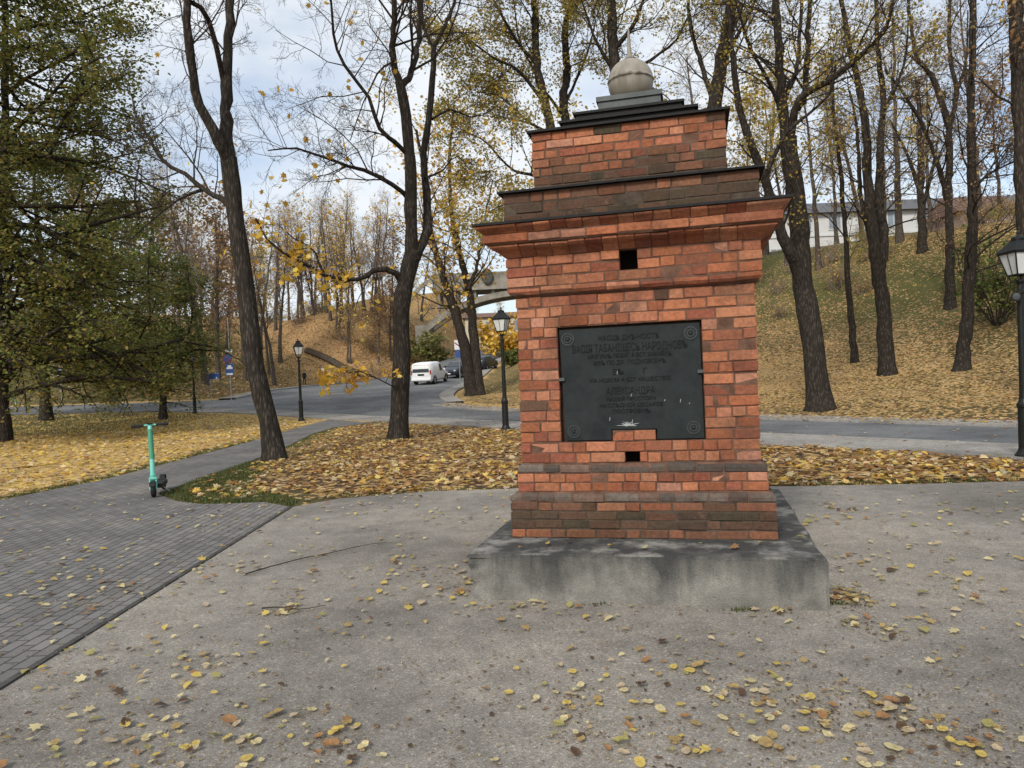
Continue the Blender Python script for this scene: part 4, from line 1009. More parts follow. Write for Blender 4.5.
    for v in bm.verts:
        n = noise.noise(v.co * 3.0) * .012 + noise.noise(v.co * 11) * .006
        v.co += Vector((n, n * .7, n * .6))
        cd = (Vector((-1.19, -1.47, v.co.z)) - v.co).length
        if cd < .18 and v.co.z < .3: v.co += Vector((.05, .05, 0)) * (1 - cd / .18) * (.6 + .8 * noise.noise(v.co * 14))
    bm_obj('concrete_plinth', bm, M_CONC, root)
    a = Acc()
    rows(a, 1.96, .34, .615, 4, [mossy(.55), mossy(.95), mossy(1.0), mossy(.45)], lens=(.22, .22, .11))
    course(a, 1.96, 1.96, [(0, .62), (0, .652), (-.008, .668), (-.022, .68), (-.04, .686)], grey, lens=(.125, .14, .25))
    rows(a, 1.86, .686, .83, 2, red(.08, .01), lens=(.125, .125, .2))
    course(a, 1.86, 1.86, [(0, .835), (0, .868), (-.006, .882), (-.018, .893), (-.032, .899)], grey, lens=(.2, .25, .125))
    a.obj('brick_base', root)
    a = Acc()
    hh = (2.205 - .905) / 16; PU0, PU1 = -.578, .512
    holes = {i: [(PU0, PU1)] for i in range(2, 13)}
    holes[2] = [(PU0, -.18), (.145, PU1)]; holes[0] = [(-.095, .022)]
    rows(a, 1.79, .905, 2.205, 16, red(.05, .008), holes); a.obj('brick_shaft', root)
    a = Acc()
    course(a, 1.79, 1.79, [(.0, 2.2105), (.035, 2.228), (.052, 2.25), (.052, 2.278)], red(.18, .005), lens=(.25, .2))
    hb = .08
    rows(a, 1.894, 2.283, 2.515, 3, red(.07, .01), {1: [(-.07, .065)], 2: [(-.07, .065)]})
    a.obj('brick_frieze', root)
    a = Acc()
    course(a, 1.894, 1.894, [(0, 2.518), (.012, 2.535), (.04, 2.556), (.085, 2.575), (.105, 2.59), (.108, 2.606)], red(.02, .005), lens=(.125, .13), gap=.004, mort=.012)
    course(a, 1.894, 1.894, [(.125, 2.612), (.138, 2.622), (.142, 2.65), (.142, 2.674), (.134, 2.684)], red(.18, .005), lens=(.25, .2))
    course(a, 1.894, 1.894, [(.138, 2.688), (.146, 2.70), (.165, 2.714), (.185, 2.727), (.193, 2.737), (.193, 2.746)], red(.03, .005), lens=(.125, .13), gap=.004, mort=.012)
    a.obj('cornice', root)
    a = Acc()
    rows(a, 1.90, 2.77, 3.015, 3, [mossy(1.0), mossy(.95), mossy(.6)]); rows(a, 1.49, 3.035, 3.525, 7, [mossy(1.0), mossy(.85), mossy(.5), mossy(.2), red(.04, .06), red(.03, .05), red(.03, .1)])
    a.obj('brick_attic', root)
    def slab(bm, w, z0, z1, o2=None):
        o2 = w if o2 is None else o2
        s = lambda q, z: [(-q / 2, -q / 2, z), (q / 2, -q / 2, z), (q / 2, q / 2, z), (-q / 2, q / 2, z)]
        loft(bm, [s(w, z0), s(o2, z1)])
    bm = bmesh.new(); slab(bm, 1.52, .3, 2.75); slab(bm, 1.24, 2.76, 3.50)   # near-black core, its colour painting the shade inside the openings
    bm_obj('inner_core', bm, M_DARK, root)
    bm = bmesh.new(); slab(bm, 2.31, 2.748, 2.766); slab(bm, 1.98, 3.017, 3.033); slab(bm, 1.56, 3.527, 3.545)
    for v in bm.verts: v.co.z += noise.noise(v.co * 2) * .004
    bm_obj('metal_flashing', bm, M_FLASH, root)
    bm = bmesh.new(); slab(bm, 1.10, 3.546, 3.58); slab(bm, 1.06, 3.58, 3.65); slab(bm, 1.11, 3.65, 3.67); slab(bm, .86, 3.67, 3.74); slab(bm, .90, 3.74, 3.76); bm_obj('stepped_cap', bm, M_FLASH, root)
    bm = bmesh.new(); slab(bm, .52, 3.76, 3.885); slab(bm, .55, 3.885, 3.925); bm_obj('ball_base', bm, M_GREYMETAL, root)
    # ball
    r = .197; prof = []
    for i in range(1, 33):
        th = -math.pi / 2 + math.pi * i / 33
        if th < .02: prof.append((r * .985 * math.cos(th), r * math.sin(th)))
        else:
            if prof[-1][1] < .0 + .004: prof += [(r * 1.0, .008), (r * 1.018, .012), (r * 1.012, .024)]
            prof.append((r * math.cos(th) * 1.0, r * math.sin(th) + .01))
    prof = [(rr_, z_ + .2) for rr_, z_ in prof if z_ > -.17]
    bm = bmesh.new(); lathe(bm, prof, 48)
    b = bm_obj('stone_ball', bm, M_BALL, root, True); b.location = (0, 0, 3.925 - .02)
    bm = bmesh.new(); lathe(bm, [(.06, .405), (.035, .42), (.022, .45), (.016, .52), (.012, .62), (.002, .70)], 16); bm_obj('spike', bm, M_BALL, b, True)
    # plaque
    zb, zt = .905 + 2 * hh, .905 + 13 * hh
    W2, ft = (PU1 - PU0), -.895
    pr = thing('plaque', None, None); pr.parent = root
    bpy.data.objects.remove(pr)
    bm = bmesh.new()
    u0, u1, v0, v1 = PU0 + .012, PU1 - .012, zb + .01, zt - .02
    n0, n1, nt = -.19, .155, zb + hh + .008
    out = [(u0 + .022, ft + .03, v0), (n0, ft + .03, v0), (n0, ft + .03, nt), (n1, ft + .03, nt), (n1, ft + .03, v0), (u1, ft + .03, v0), (u1 - .004, ft + .03, v1), (u0, ft + .03, v1)]
    plate(bm, out, (0, 1, 0), .04)
    pl = bm_obj('plaque', bm, M_PLAQUE, root); pl['label'] = 'blackened metal plaque with raised lettering'
    bm = bmesh.new(); yb = ft + .07
    box(bm, PU0 - .05, PU1 + .05, yb + .003, yb + .02, zb - .03, zt + .03); bm_obj('recess_back', bm, simple('dark_brown_backing', (.06, .035, .025), .95, .1, 0, .5, 20), root)  # plain dark brown board behind the plaque
    m_ros = simple('worn_bronze', (.035, .042, .042), .5, .4, .3, .3, 50)
    for (u, v) in ((u0 + .065, v1 - .075), (u1 - .07, v1 - .075), (u0 + .085, v0 + .07), (u1 - .075, v0 + .08)):
        bm = bmesh.new()
        for q in range(2):
            r1, r0 = (.05, .040) if q == 0 else (.03, .022)
            ring = [[(u + rad * math.cos(t), y, v + rad * math.sin(t)) for rad, y in ((r1, ft + .029), (r1, ft + .024), (r0, ft + .024), (r0, ft + .029))] for t in np.linspace(0, 2 * np.pi, 25)[:-1]]
            loft(bm, ring + [ring[0]], False)
        for k in range(8):
            t = k * math.pi / 4; bar(bm, (u + .012 * math.cos(t), ft + .027, v + .012 * math.sin(t)), (u + .021 * math.cos(t), ft + .027, v + .021 * math.sin(t)), .003, .002, 5)
        bmesh.ops.create_icosphere(bm, subdivisions=1, radius=.01, matrix=Matrix.Translation((u, ft + .026, v)))
        bm_obj('rosette', bm, m_ros, pl)
    for u, s_ in ((u0, -1), (u1, 1)):
        bm = bmesh.new(); z = zb + .57 * (zt - zb) - (.0 if s_ > 0 else .02)
        box(bm, u - .03, u + .03, ft + .008, ft + .026, z - .012, z + .012)
        bm_obj('bracket', bm, M_GREYMETAL, pl)
    lines = [('НАСЦѢ ДНѢ-НОСТѢ', .040, .42, .905), ('ВАСІЯ ТАБАНІЩЕСЬ НАРОДНОВЪ', .062, .80, .815), ('АРУГИМЪ ЛЮБАГ А ВОТ ЗНАМЕНЬ', .034, .58, .745), ('ИЗЪ ПО ДР. ПОДНОВІЕНЪ', .034, .50, .685),
             ('ВЪ        Г', .045, .24, .60), ('НА НОВОМ А БІЛ НАШЕСТВІЕ', .032, .56, .53), ('АЛЕКСАНДРА', .056, .34, .43), ('НАШЕЙ ПРОСТОРН', .030, .34, .36), ('НАСЛѢДНІЙ ЦЕСАРЕВ', .030, .44, .305), ('ПОСТРОЕНЪ', .030, .26, .25)]
    vs, fs = [], []
    for txt, hgt, wf, vf in lines:
        cu = bpy.data.curves.new('lettering', 'FONT'); cu.body = txt; cu.align_x = 'CENTER'; cu.align_y = 'CENTER'; cu.extrude = .0025; cu.size = hgt * 1.35; cu.resolution_u = 2
        o = bpy.data.objects.new('lettering', cu); COL.objects.link(o); dg = bpy.context.evaluated_depsgraph_get(); dg.update()
        ev = o.evaluated_get(dg); me = ev.to_mesh(); co = np.array([v.co[:] for v in me.vertices]) if len(me.vertices) else np.zeros((0, 3))
        if len(co):
            w = np.ptp(co[:, 0]); co[:, 0] *= wf * W2 / w
            pts = np.stack((co[:, 0] + (u0 + u1) / 2, np.full(len(co), ft + .0275) - co[:, 2], co[:, 1] + v0 + vf * (v1 - v0)), 1)
            base = sum(len(q) for q in vs); vs.append(pts); fs += [[i + base for i in p.vertices] for p in me.polygons]
        ev.to_mesh_clear(); bpy.data.objects.remove(o); bpy.data.curves.remove(cu)
    if vs:
        me = bpy.data.meshes.new('lettering'); me.from_pydata(np.concatenate(vs).tolist(), [], fs); me.materials.append(M_LETTER); link('lettering', me, pl)
    bm = bmesh.new(); r3 = random.Random(4)   # white scuff above the notch and a few chips
    for i in range(24):
        t = r3.uniform(-.3, math.pi + .3); c = Vector((-.055 + r3.gauss(0, .012), ft + .0285, nt + .028)); L = r3.uniform(.02, .065)
        e = c + Vector((math.cos(t) * L * 1.2, 0, math.sin(t) * L * .8)); e.z = max(e.z, nt + .006)
        bar(bm, c, e, .0032, .0014, 5)
    bm_obj('scuff_mark', bm, M_SCUFF, pl)
    for u, v, L in ((-.13, .58, .02), (.22, .33, .01), (.335, .315, .018), (.40, .30, .006), (-.03, .38, .016), (-.2, .17, .02)):
        bm = bmesh.new(); bar(bm, (u, ft + .0285, v0 + v * (v1 - v0)), (u + .004, ft + .0285, v0 + v * (v1 - v0) + L * 1.4), .003, .0018, 5); bm_obj('chip', bm, M_SCUFF, pl)
    return root
monument()

# ------------------------------------------------------------------ street lamps
def lamp_proto():
    root = thing('street_lamp', '', 'street lamp')
    bm = bmesh.new()
    lathe(bm, [(.15, -.1), (.15, .06), (.135, .075), (.12, .10), (.105, .13), (.095, .16), (.09, .80), (.105, .83), (.105, .87), (.085, .90), (.066, .95), (.06, 1.05), (.05, 2.35), (.048, 2.62), (.065, 2.64), (.065, 2.68), (.045, 2.70), (.04, 2.78), (.06, 2.82), (.06, 2.85)], 16)
    bm_obj('post', bm, M_BLACK, root, False)
    bm = bmesh.new()
    for k in range(4):    # scrolls carrying the lantern
        t = math.pi / 4 + k * math.pi / 2; prev = None
        for i in range(7):
            a = i / 6; p = Vector((math.cos(t) * (.05 + .09 * math.sin(a * math.pi * .6)), math.sin(t) * (.05 + .09 * math.sin(a * math.pi * .6)), 2.78 + .15 * a))
            if prev: bar(bm, prev, p, .010, .010, 5)
            prev = p
    zb, zt, rb, rt = 2.93, 3.28, .115, .20
    cs = [(1, 1), (-1, 1), (-1, -1), (1, -1)]
    for i in range(4):
        a, b = cs[i], cs[(i + 1) % 4]
        bar(bm, (a[0] * rb, a[1] * rb, zb), (a[0] * rt, a[1] * rt, zt), .012, .012, 6)
        bar(bm, (a[0] * rb, a[1] * rb, zb), (b[0] * rb, b[1] * rb, zb), .013, .013, 6); bar(bm, (a[0] * rt, a[1] * rt, zt), (b[0] * rt, b[1] * rt, zt), .016, .016, 6)
        bar(bm, ((a[0] + b[0]) / 2 * rb, (a[1] + b[1]) / 2 * rb, zb), ((a[0] + b[0]) / 2 * rt, (a[1] + b[1]) / 2 * rt, zt), .006, .006, 5)
    bm_obj('lantern_frame', bm, M_BLACK, root)
    for i in range(4):
        a, b = cs[i], cs[(i + 1) % 4]; n = Vector((-(a[0] + b[0]) / 2, -(a[1] + b[1]) / 2, .25)).normalized()
        bm = bmesh.new(); q = .95
        plate(bm, [(a[0] * rb * q, a[1] * rb * q, zb), (b[0] * rb * q, b[1] * rb * q, zb), (b[0] * rt * q, b[1] * rt * q, zt), (a[0] * rt * q, a[1] * rt * q, zt)], n, .004); bm_obj('glass_pane', bm, M_GLASSW, root)
    bm = bmesh.new(); lathe(bm, [(.30, 3.285), (.315, 3.30), (.25, 3.36), (.15, 3.45), (.11, 3.49)], 4, ang=math.pi / 4); lathe(bm, [(.10, 3.491), (.10, 3.525), (.075, 3.54), (.03, 3.56), (.022, 3.58), (.03, 3.60), (.012, 3.64)], 12); bm_obj('roof', bm, M_BLACK, root)
    return root
lp = lamp_proto()
lamps = [((301.5, 421), 32.6, 'black lantern street lamp at the end of the brick path'), ((195, 413), 41.5, 'farthest black lantern street lamp next to the blue street name plate'), ((506, 433), 21.8, 'black lantern street lamp just left of the monument'), ((1026, 463), 11.4, 'large near black lantern street lamp with a small floodlight at the right edge')]
for i, ((px, py), Y, lab) in enumerate(lamps):
    o = lp if i == 0 else copy_tree(lp); q = P(px, py, Y); o.location = (q[0], q[1], h(q[0], q[1])); o.rotation_euler = (0, 0, R(20 + 24 * i)); tag(o, lab, 'street lamp', 'lantern street lamps')
    if i == 3:
        o.scale = (.965, .965, .965)
        bm = bmesh.new(); lathe(bm, [(.03, -.10), (.055, -.07), (.075, 0), (.078, .03), (.066, .032)], 16)
        f = bm_obj('floodlight', bm, M_BLACK, o); f.matrix_basis = Matrix.Rotation(-o.rotation_euler.z, 4, 'Z') @ Matrix.Translation((-.13, -.09, 2.58)) @ Matrix.Rotation(R(100), 4, 'X') @ Matrix.Rotation(R(-25), 4, 'Y')
        bm = bmesh.new(); lathe(bm, [(.055, .033), (.04, .04), (.01, .043)], 16); bm_obj('lens', bm, M_GREYMETAL, f)
        bm = bmesh.new(); bar(bm, (0, 0, -.11), (.03, .0, -.16), .012); bm_obj('bracket', bm, M_BLACK, f)

# ------------------------------------------------------------------ scooters
def scooter(loc, rz, label):
    root = thing('kick_scooter', label, 'scooter', loc, rz)      # rolls along +Y, front at -Y
    def wheel(y, r=.115):
        bm = bmesh.new(); ring = []
        for a in np.linspace(0, 2 * np.pi, 25)[:-1]:
            ring.append([(x, y + rr_ * math.cos(a), r + rr_ * math.sin(a)) for x, rr_ in ((-.028, r * .72), (-.028, r * .92), (-.015, r), (.015, r), (.028, r * .92), (.028, r * .72))])
        loft(bm, ring + [ring[0]], False); w = bm_obj('wheel', bm, M_RUB, root)
        bm = bmesh.new(); bar(bm, (-.03, y, r), (.03, y, r), r * .72, r * .72, 18); bm_obj('hub', bm, M_BLACK, w)
    wheel(-.48); wheel(.50)
    bm = bmesh.new(); loft(bm, [[(-.06, -.36, .13), (.06, -.36, .13), (.06, -.36, .19), (-.06, -.36, .19)], [(-.095, -.25, .11), (.095, -.25, .11), (.095, -.25, .175), (-.095, -.25, .175)], [(-.095, .32, .11), (.095, .32, .11), (.095, .32, .175), (-.095, .32, .175)], [(-.05, .42, .14), (.05, .42, .14), (.05, .42, .2), (-.05, .42, .2)]])
    bm_obj('deck', bm, M_BLACK, root, bevel=.006)
    bm = bmesh.new(); bar(bm, (0, -.36, .16), (0, -.42, .36), .045, .045, 10); bar(bm, (.045, -.48, .115), (.045, -.44, .3), .012); bar(bm, (-.045, -.48, .115), (-.045, -.44, .3), .012); box(bm, -.055, .055, -.47, -.40, .28, .31)
    bm_obj('fork', bm, M_MINT, root)
    bm = bmesh.new(); bar(bm, (0, -.425, .33), (0, -.385, .60), .036, .034, 12); bm_obj('lower_stem', bm, M_MINT, root)
    bm = bmesh.new(); bar(bm, (0, -.385, .601), (0, -.325, 1.06), .042, .036, 12); bm_obj('stem_panel', bm, M_GREEN, root)
    bm = bmesh.new(); bar(bm, (0, -.325, 1.061), (0, -.315, 1.12), .036, .03, 12); bar(bm, (-.25, -.30, 1.13), (.25, -.30, 1.13), .013, .013, 8); bm_obj('handlebar', bm, M_MINT, root)
    for s_ in (-1, 1):
        bm = bmesh.new(); bar(bm, (s_ * .09, -.30, 1.13), (s_ * .27, -.298, 1.128), .022, .024, 10); bar(bm, (s_ * .12, -.33, 1.12), (s_ * .23, -.37, 1.105), .007, .007, 6); bm_obj('grip', bm, M_RUB, root)
    bm = bmesh.new(); box(bm, -.04, .04, -.34, -.27, 1.145, 1.16); bm_obj('display', bm, M_BLACK, root, bevel=.004)
    for y0, nm in ((-.48, 'mudguard'), (.50, 'mudguard')):
        bm = bmesh.new(); secs = []
        for a in np.linspace(R(25), R(150), 9):
            secs.append([(x, y0 + q * math.cos(a), .115 + q * math.sin(a)) for x, q in ((-.04, .128), (.04, .128), (.04, .136), (-.04, .136))])
        loft(bm, secs); bm_obj(nm, bm, M_BLACK, root)
    bm = bmesh.new(); bar(bm, (.06, -.05, .12), (.17, -.0, .0), .009, .009, 6); bm_obj('kickstand', bm, M_STEEL, root)
    return root
q = G(151, 497); sc_ = scooter((q[0] - .02, q[1] + .3, .016), R(-14), 'mint green kick scooter parked on the brick path'); sc_.scale = (.95, .95, .95); sc_.rotation_euler = (0, R(-2), R(17))
q = hit(13, 412); scooter((q[0], q[1], q[2]), R(60), 'far mint scooter half hidden behind the dense left tree')

# ------------------------------------------------------------------ road signs
def sign_parking():
    q = hit(231.5, 402); root = thing('parking_sign', 'grey pole with a round no-parking sign above a blue parking plate', 'road sign', q); Y = q[1]; sc_ = Y / FPX
    bm = bmesh.new(); bar(bm, (0, 0, -.2), (0, 0, 5.6), .032, .03); bm_obj('pole', bm, M_STEEL, root)
    zc = P(229, 358, Y)[2] - q[2]; zs = P(231, 369, Y)[2] - q[2]
    circ = lambda r, y, n=28: [(r * math.cos(a) - .12, y, zc + r * math.sin(a)) for a in np.linspace(0, 2 * np.pi, n, endpoint=False)]
    bm = bmesh.new(); plate(bm, circ(.32, -.075), (0, 1, 0), .03); s = bm_obj('round_sign', bm, M_RED, root)
    bm = bmesh.new(); plate(bm, circ(.265, -.081), (0, 1, 0), .004); bm_obj('blue_disc', bm, M_BLUE, s)
    bm = bmesh.new(); d = .185
    plate(bm, [(-.12 - d - .03, -.086, zc + d - .03), (-.12 - d + .03, -.086, zc + d + .03), (-.12 + d + .03, -.086, zc - d + .03), (-.12 + d - .03, -.086, zc - d - .03)], (0, 1, 0), .004); bm_obj('red_bar', bm, M_RED, s)
    bm = bmesh.new(); box(bm, -.27, .27, -.07, -.045, zs - .42, zs + .36); s = bm_obj('parking_plate', bm, M_BLUE, root)
    bm = bmesh.new(); box(bm, -.2, .2, -.078, -.072, zs - .40, zs - .27); box(bm, -.2, .2, -.078, -.072, zs + .0, zs + .12); box(bm, -.12, .12, -.078, -.072, zs + .12, zs + .24); bm_obj('white_marks', bm, M_SIGNW, s)
    bm = bmesh.new(); box(bm, -.22, .22, -.07, -.045, zc + .36, zc + .56); bm_obj('top_plate', bm, M_SIGNW, root)
sign_parking()
def street_name():
    q = hit(212, 411); root = thing('street_name_sign', 'blue street name plate on a thin grey post by the farthest lamp', 'street sign', q, R(-8)); Y = q[1]
    z1, z0 = P(216, 373, Y)[2] - q[2], P(216, 379.5, Y)[2] - q[2]
    bm = bmesh.new(); bar(bm, (0, 0, -.2), (0, 0, z1 + .03), .028); bm_obj('post', bm, M_STEEL, root)
    bm = bmesh.new(); box(bm, -.07, .55, -.05, -.03, z0, z1); p = bm_obj('name_plate', bm, M_BLUE, root)
    bm = bmesh.new(); w = .012
    box(bm, -.06, .54, -.054, -.0505, z0 + .012, z0 + .012 + w); box(bm, -.06, .54, -.054, -.0505, z1 - .012 - w, z1 - .012); box(bm, .36, .44, -.054, -.0505, z0 + .05, z0 + .14); bm_obj('white_marks', bm, M_SIGNW, p)
street_name()
def sign_van():
    q = hit(460.5, 388); Y = q[1]; root = thing('no_stopping_sign', 'post with a red and white plate over a blue disc beside the twin stemmed tree', 'road sign', q)
    zt, zm = P(457, 340, Y)[2] - q[2], P(459, 351, Y)[2] - q[2]
    bm = bmesh.new(); bar(bm, (0, 0, -.2), (0, 0, zt), .03); bm_obj('post', bm, M_STEEL, root)
    bm = bmesh.new(); box(bm, -.32, .06, -.06, -.04, zm + .1, zt); p = bm_obj('white_plate', bm, M_SIGNW, root)
    bm = bmesh.new(); plate(bm, [(-.3, -.065, zt - .25), (.04, -.065, zt - .5), (.04, -.065, zt - .4), (-.3, -.065, zt - .15)], (0, 1, 0), .004); bm_obj('red_stripe', bm, M_RED, p)
    bm = bmesh.new(); plate(bm, [(.30 * math.cos(a), -.06, zm - .22 + .30 * math.sin(a)) for a in np.linspace(0, 2 * np.pi, 24, endpoint=False)], (0, 1, 0), .02); bm_obj('blue_disc', bm, M_BLUE, root)
sign_van()
def left_sign():
    q = hit(62, 405); Y = q[1]; z = P(61, 373, Y)[2] - q[2]; root = thing('small_road_sign', 'small pale blue sign on a post glimpsed through the dense left tree', 'road sign', q)
    bm = bmesh.new(); bar(bm, (0, 0, -.2), (0, 0, z + .3), .03); bm_obj('post', bm, M_STEEL, root)
    bm = bmesh.new(); box(bm, -.22, .22, -.06, -.04, z - .2, z + .25); p = bm_obj('sign_plate', bm, simple('pale_blue', (.35, .42, .62), .5, .4), root)
left_sign()

# ------------------------------------------------------------------ vehicles (front at +X)
def car(label, loc, rz, kind):
    van = kind == 'van'; paint = M_WHITE if van else M_NAVY
    root = thing('van' if van else 'parked_car', label, 'van' if van else 'car', loc, rz)
    L, W = (4.4, 1.80) if van else (4.5, 1.84)
    # stations along x: (x, zlow, belt z, roof z, half width, roof half width)
    if van: st = [(-2.2, .42, 1.0, 1.55, .84, .72), (-2.14, .30, 1.02, 1.78, .88, .76), (-1.4, .26, 1.02, 1.84, .90, .77), (-.2, .26, 1.02, 1.84, .90, .77), (.35, .26, 1.02, 1.78, .90, .74), (1.0, .26, 1.0, 1.30, .90, .78), (1.25, .26, .98, 1.06, .89, .80), (1.9, .28, .86, .92, .86, .74), (2.15, .34, .70, .76, .78, .64), (2.2, .42, .62, .66, .70, .58)]
    else: st = [(-2.25, .45, .85, 1.05, .80, .66), (-2.18, .32, .92, 1.15, .88, .70), (-1.8, .26, .95, 1.42, .90, .68), (-1.0, .26, .95, 1.56, .92, .68), (-.1, .26, .94, 1.58, .92, .68), (.45, .26, .93, 1.48, .92, .68), (1.15, .26, .92, 1.04, .91, .76), (1.9, .27, .84, .90, .88, .74), (2.18, .34, .70, .76, .82, .66), (2.25, .44, .60, .64, .74, .6)]
    bm = bmesh.new(); secs = []
    for x, zl, zb, zr, hw, rw in st:
        secs.append([(x, -hw * .94, zl), (x, hw * .94, zl), (x, hw, zl + .18), (x, hw, zb), (x, rw + (hw - rw) * .15, zr - (zr - zb) * .12), (x, rw * .86, zr), (x, -rw * .86, zr), (x, -rw - (hw - rw) * .15, zr - (zr - zb) * .12), (x, -hw, zb), (x, -hw, zl + .18)])
    loft(bm, secs)
    bmesh.ops.recalc_face_normals(bm, faces=bm.faces)
    body = bm_obj('body', bm, paint, root, True)
    md = body.data
    # wheels
    for x in (-1.35, 1.38):
        for s in (-1, 1):
            bm = bmesh.new(); y0, y1 = s * .70, s * .915; ring = []
            for a in np.linspace(0, 2 * np.pi, 25)[:-1]:
                ring.append([(x + rr_ * math.cos(a), y, .32 + rr_ * math.sin(a)) for y, rr_ in ((y0, .2), (y0, .30), (y0 + s * .03, .32), (y1 - s * .03, .32), (y1, .30), (y1, .21))])
            loft(bm, ring + [ring[0]], False); w = bm_obj('wheel', bm, M_RUB, root)
            bm = bmesh.new(); bar(bm, (x, y0, .32), (x, y1 - s * .02, .32), .212, .212, 20)
            bm_obj('rim', bm, M_CHROME, w)
            bm = bmesh.new(); secs = []   # dark arch lip
            for a in np.linspace(R(-10), R(190), 15): secs.append([(x + q * math.cos(a), y, .32 + q * math.sin(a)) for y, q in ((s * .86, .36), (s * .925, .36), (s * .925, .40), (s * .86, .40))])
            loft(bm, secs); bm_obj('wheel_arch', bm, M_RUB if van else paint, root)
    def interp(x):
        for a, b in zip(st, st[1:]):
            if a[0] <= x <= b[0]: t = (x - a[0]) / (b[0] - a[0]); return [a[i] + (b[i] - a[i]) * t for i in range(6)]
    def sidewin(x0, x1, s):
        pts = []; n = 7
        for i in range(n):
            _, zl, zb, zr, hw, rw = interp(x0 + (x1 - x0) * i / (n - 1)); pts.append((x0 + (x1 - x0) * i / (n - 1), s * (hw + .012), zb + .02))
        for i in range(n - 1, -1, -1):
            _, zl, zb, zr, hw, rw = interp(x0 + (x1 - x0) * i / (n - 1)); zt = zb + (zr - zb) * .80; y = hw + (rw + (hw - rw) * .15 - hw) * .80 / .88
            pts.append((x0 + (x1 - x0) * i / (n - 1), s * (y + .012), max(zt, zb + .03)))
        bm = bmesh.new(); plate(bm, pts, (0, -s, 0), .02); bm_obj('side_window', bm, M_GLASS, root)
    wins = [(-.1, .95)] if van else [(-1.75, -.85), (-.78, .0), (.06, .95)]
    for s in (-1, 1):
        for a, b in wins: sidewin(a, b, s)
    def cross(xa, xb, name, f0=.08, f1=.9, mat=M_GLASS, dx=.0):
        A, B = interp(xa), interp(xb)
        zA, zB = A[3] , B[3]
        n = Vector((zA - zB, 0, xb - xa)); n = n if n.z > 0 else -n; n.normalize()
        if n.length == 0: n = Vector((0, 0, 1))
        pts = [(xa, -A[5] * .84, zA), (xb, -B[5] * .84, zB), (xb, B[5] * .84, zB), (xa, A[5] * .84, zA)]
        pts = [Vector(p) + n * .004 for p in pts]; bm = bmesh.new(); plate(bm, pts, n, .014); bm_obj(name, bm, mat, root)
    cross(.40 if van else .50, .98 if van else 1.12, 'windscreen')
    if van:
        bm = bmesh.new(); plate(bm, [(-2.20, -.74, 1.04), (-2.20, .74, 1.04), (-2.158, .68, 1.66), (-2.158, -.68, 1.66)], (-1, 0, .05), .02); bm_obj('rear_window', bm, M_GLASS, root)
        for s in (-1, 1):
            bm = bmesh.new(); box(bm, -2.225, -2.16, s * .83 - .06, s * .83 + .04, .86, 1.22); bm_obj('tail_light', bm, M_REDL, root)
        bm = bmesh.new(); box(bm, -2.235, -2.19, -.28, .28, .78, .92); bm_obj('number_plate', bm, M_BLACK, root)
        bm = bmesh.new(); box(bm, -2.28, -2.1, -.86, .86, .36, .56); bm_obj('bumper', bm, M_WHITE, root, bevel=.03)
        bm = bmesh.new(); box(bm, -2.12, -1.5, .903, .908, .62, 1.0); bm_obj('side_panel', bm, M_WHITE, root)
    else:
        cross(-2.16, -1.82, 'rear_window')
    for s in (-1, 1):
        bm = bmesh.new(); x = 1.92; box(bm, 2.0, 2.18, s * .66 - .16, s * .66 + .13, .66, .80); bm_obj('headlight', bm, M_HEADL, root, bevel=.02)
        bm = bmesh.new(); box(bm, .78, .92, s * .95 - .10, s * .95 + .10, 1.02, 1.18); bm_obj('wing_mirror', bm, paint, root, bevel=.02)
    bm = bmesh.new(); box(bm, 2.16, 2.262, -.5, .5, .50, .66); bm_obj('grille', bm, M_BLACK, root, bevel=.01)
    if not van:
        bm = bmesh.new(); box(bm, 2.263, 2.275, -.26, .26, .42, .52); bm_obj('number_plate', bm, M_SIGNW, root)
    return root
def on_road(px, Y, dz=.02):
    x = P(px, 380, Y)[0]; return (x, Y, h(x, Y) + dz)
def cpitch(o):
    z = o.rotation_euler.z; d = Vector((math.cos(z), math.sin(z), 0)); a, b = o.location + d, o.location - d
    o.rotation_euler = (0, -math.atan2(h(a.x, a.y) - h(b.x, b.y), 2), z)
c1 = car('white panel van seen from behind on the side road', on_road(431, 63.5), R(75), 'van'); cpitch(c1)
c2 = car('dark blue car facing the camera just beyond the white van', on_road(459, 72), R(-112), 'car'); cpitch(c2)
c3 = car('dark car mostly hidden by the twin stemmed tree farther up the side road', on_road(485, 83), R(70), 'car'); cpitch(c3)

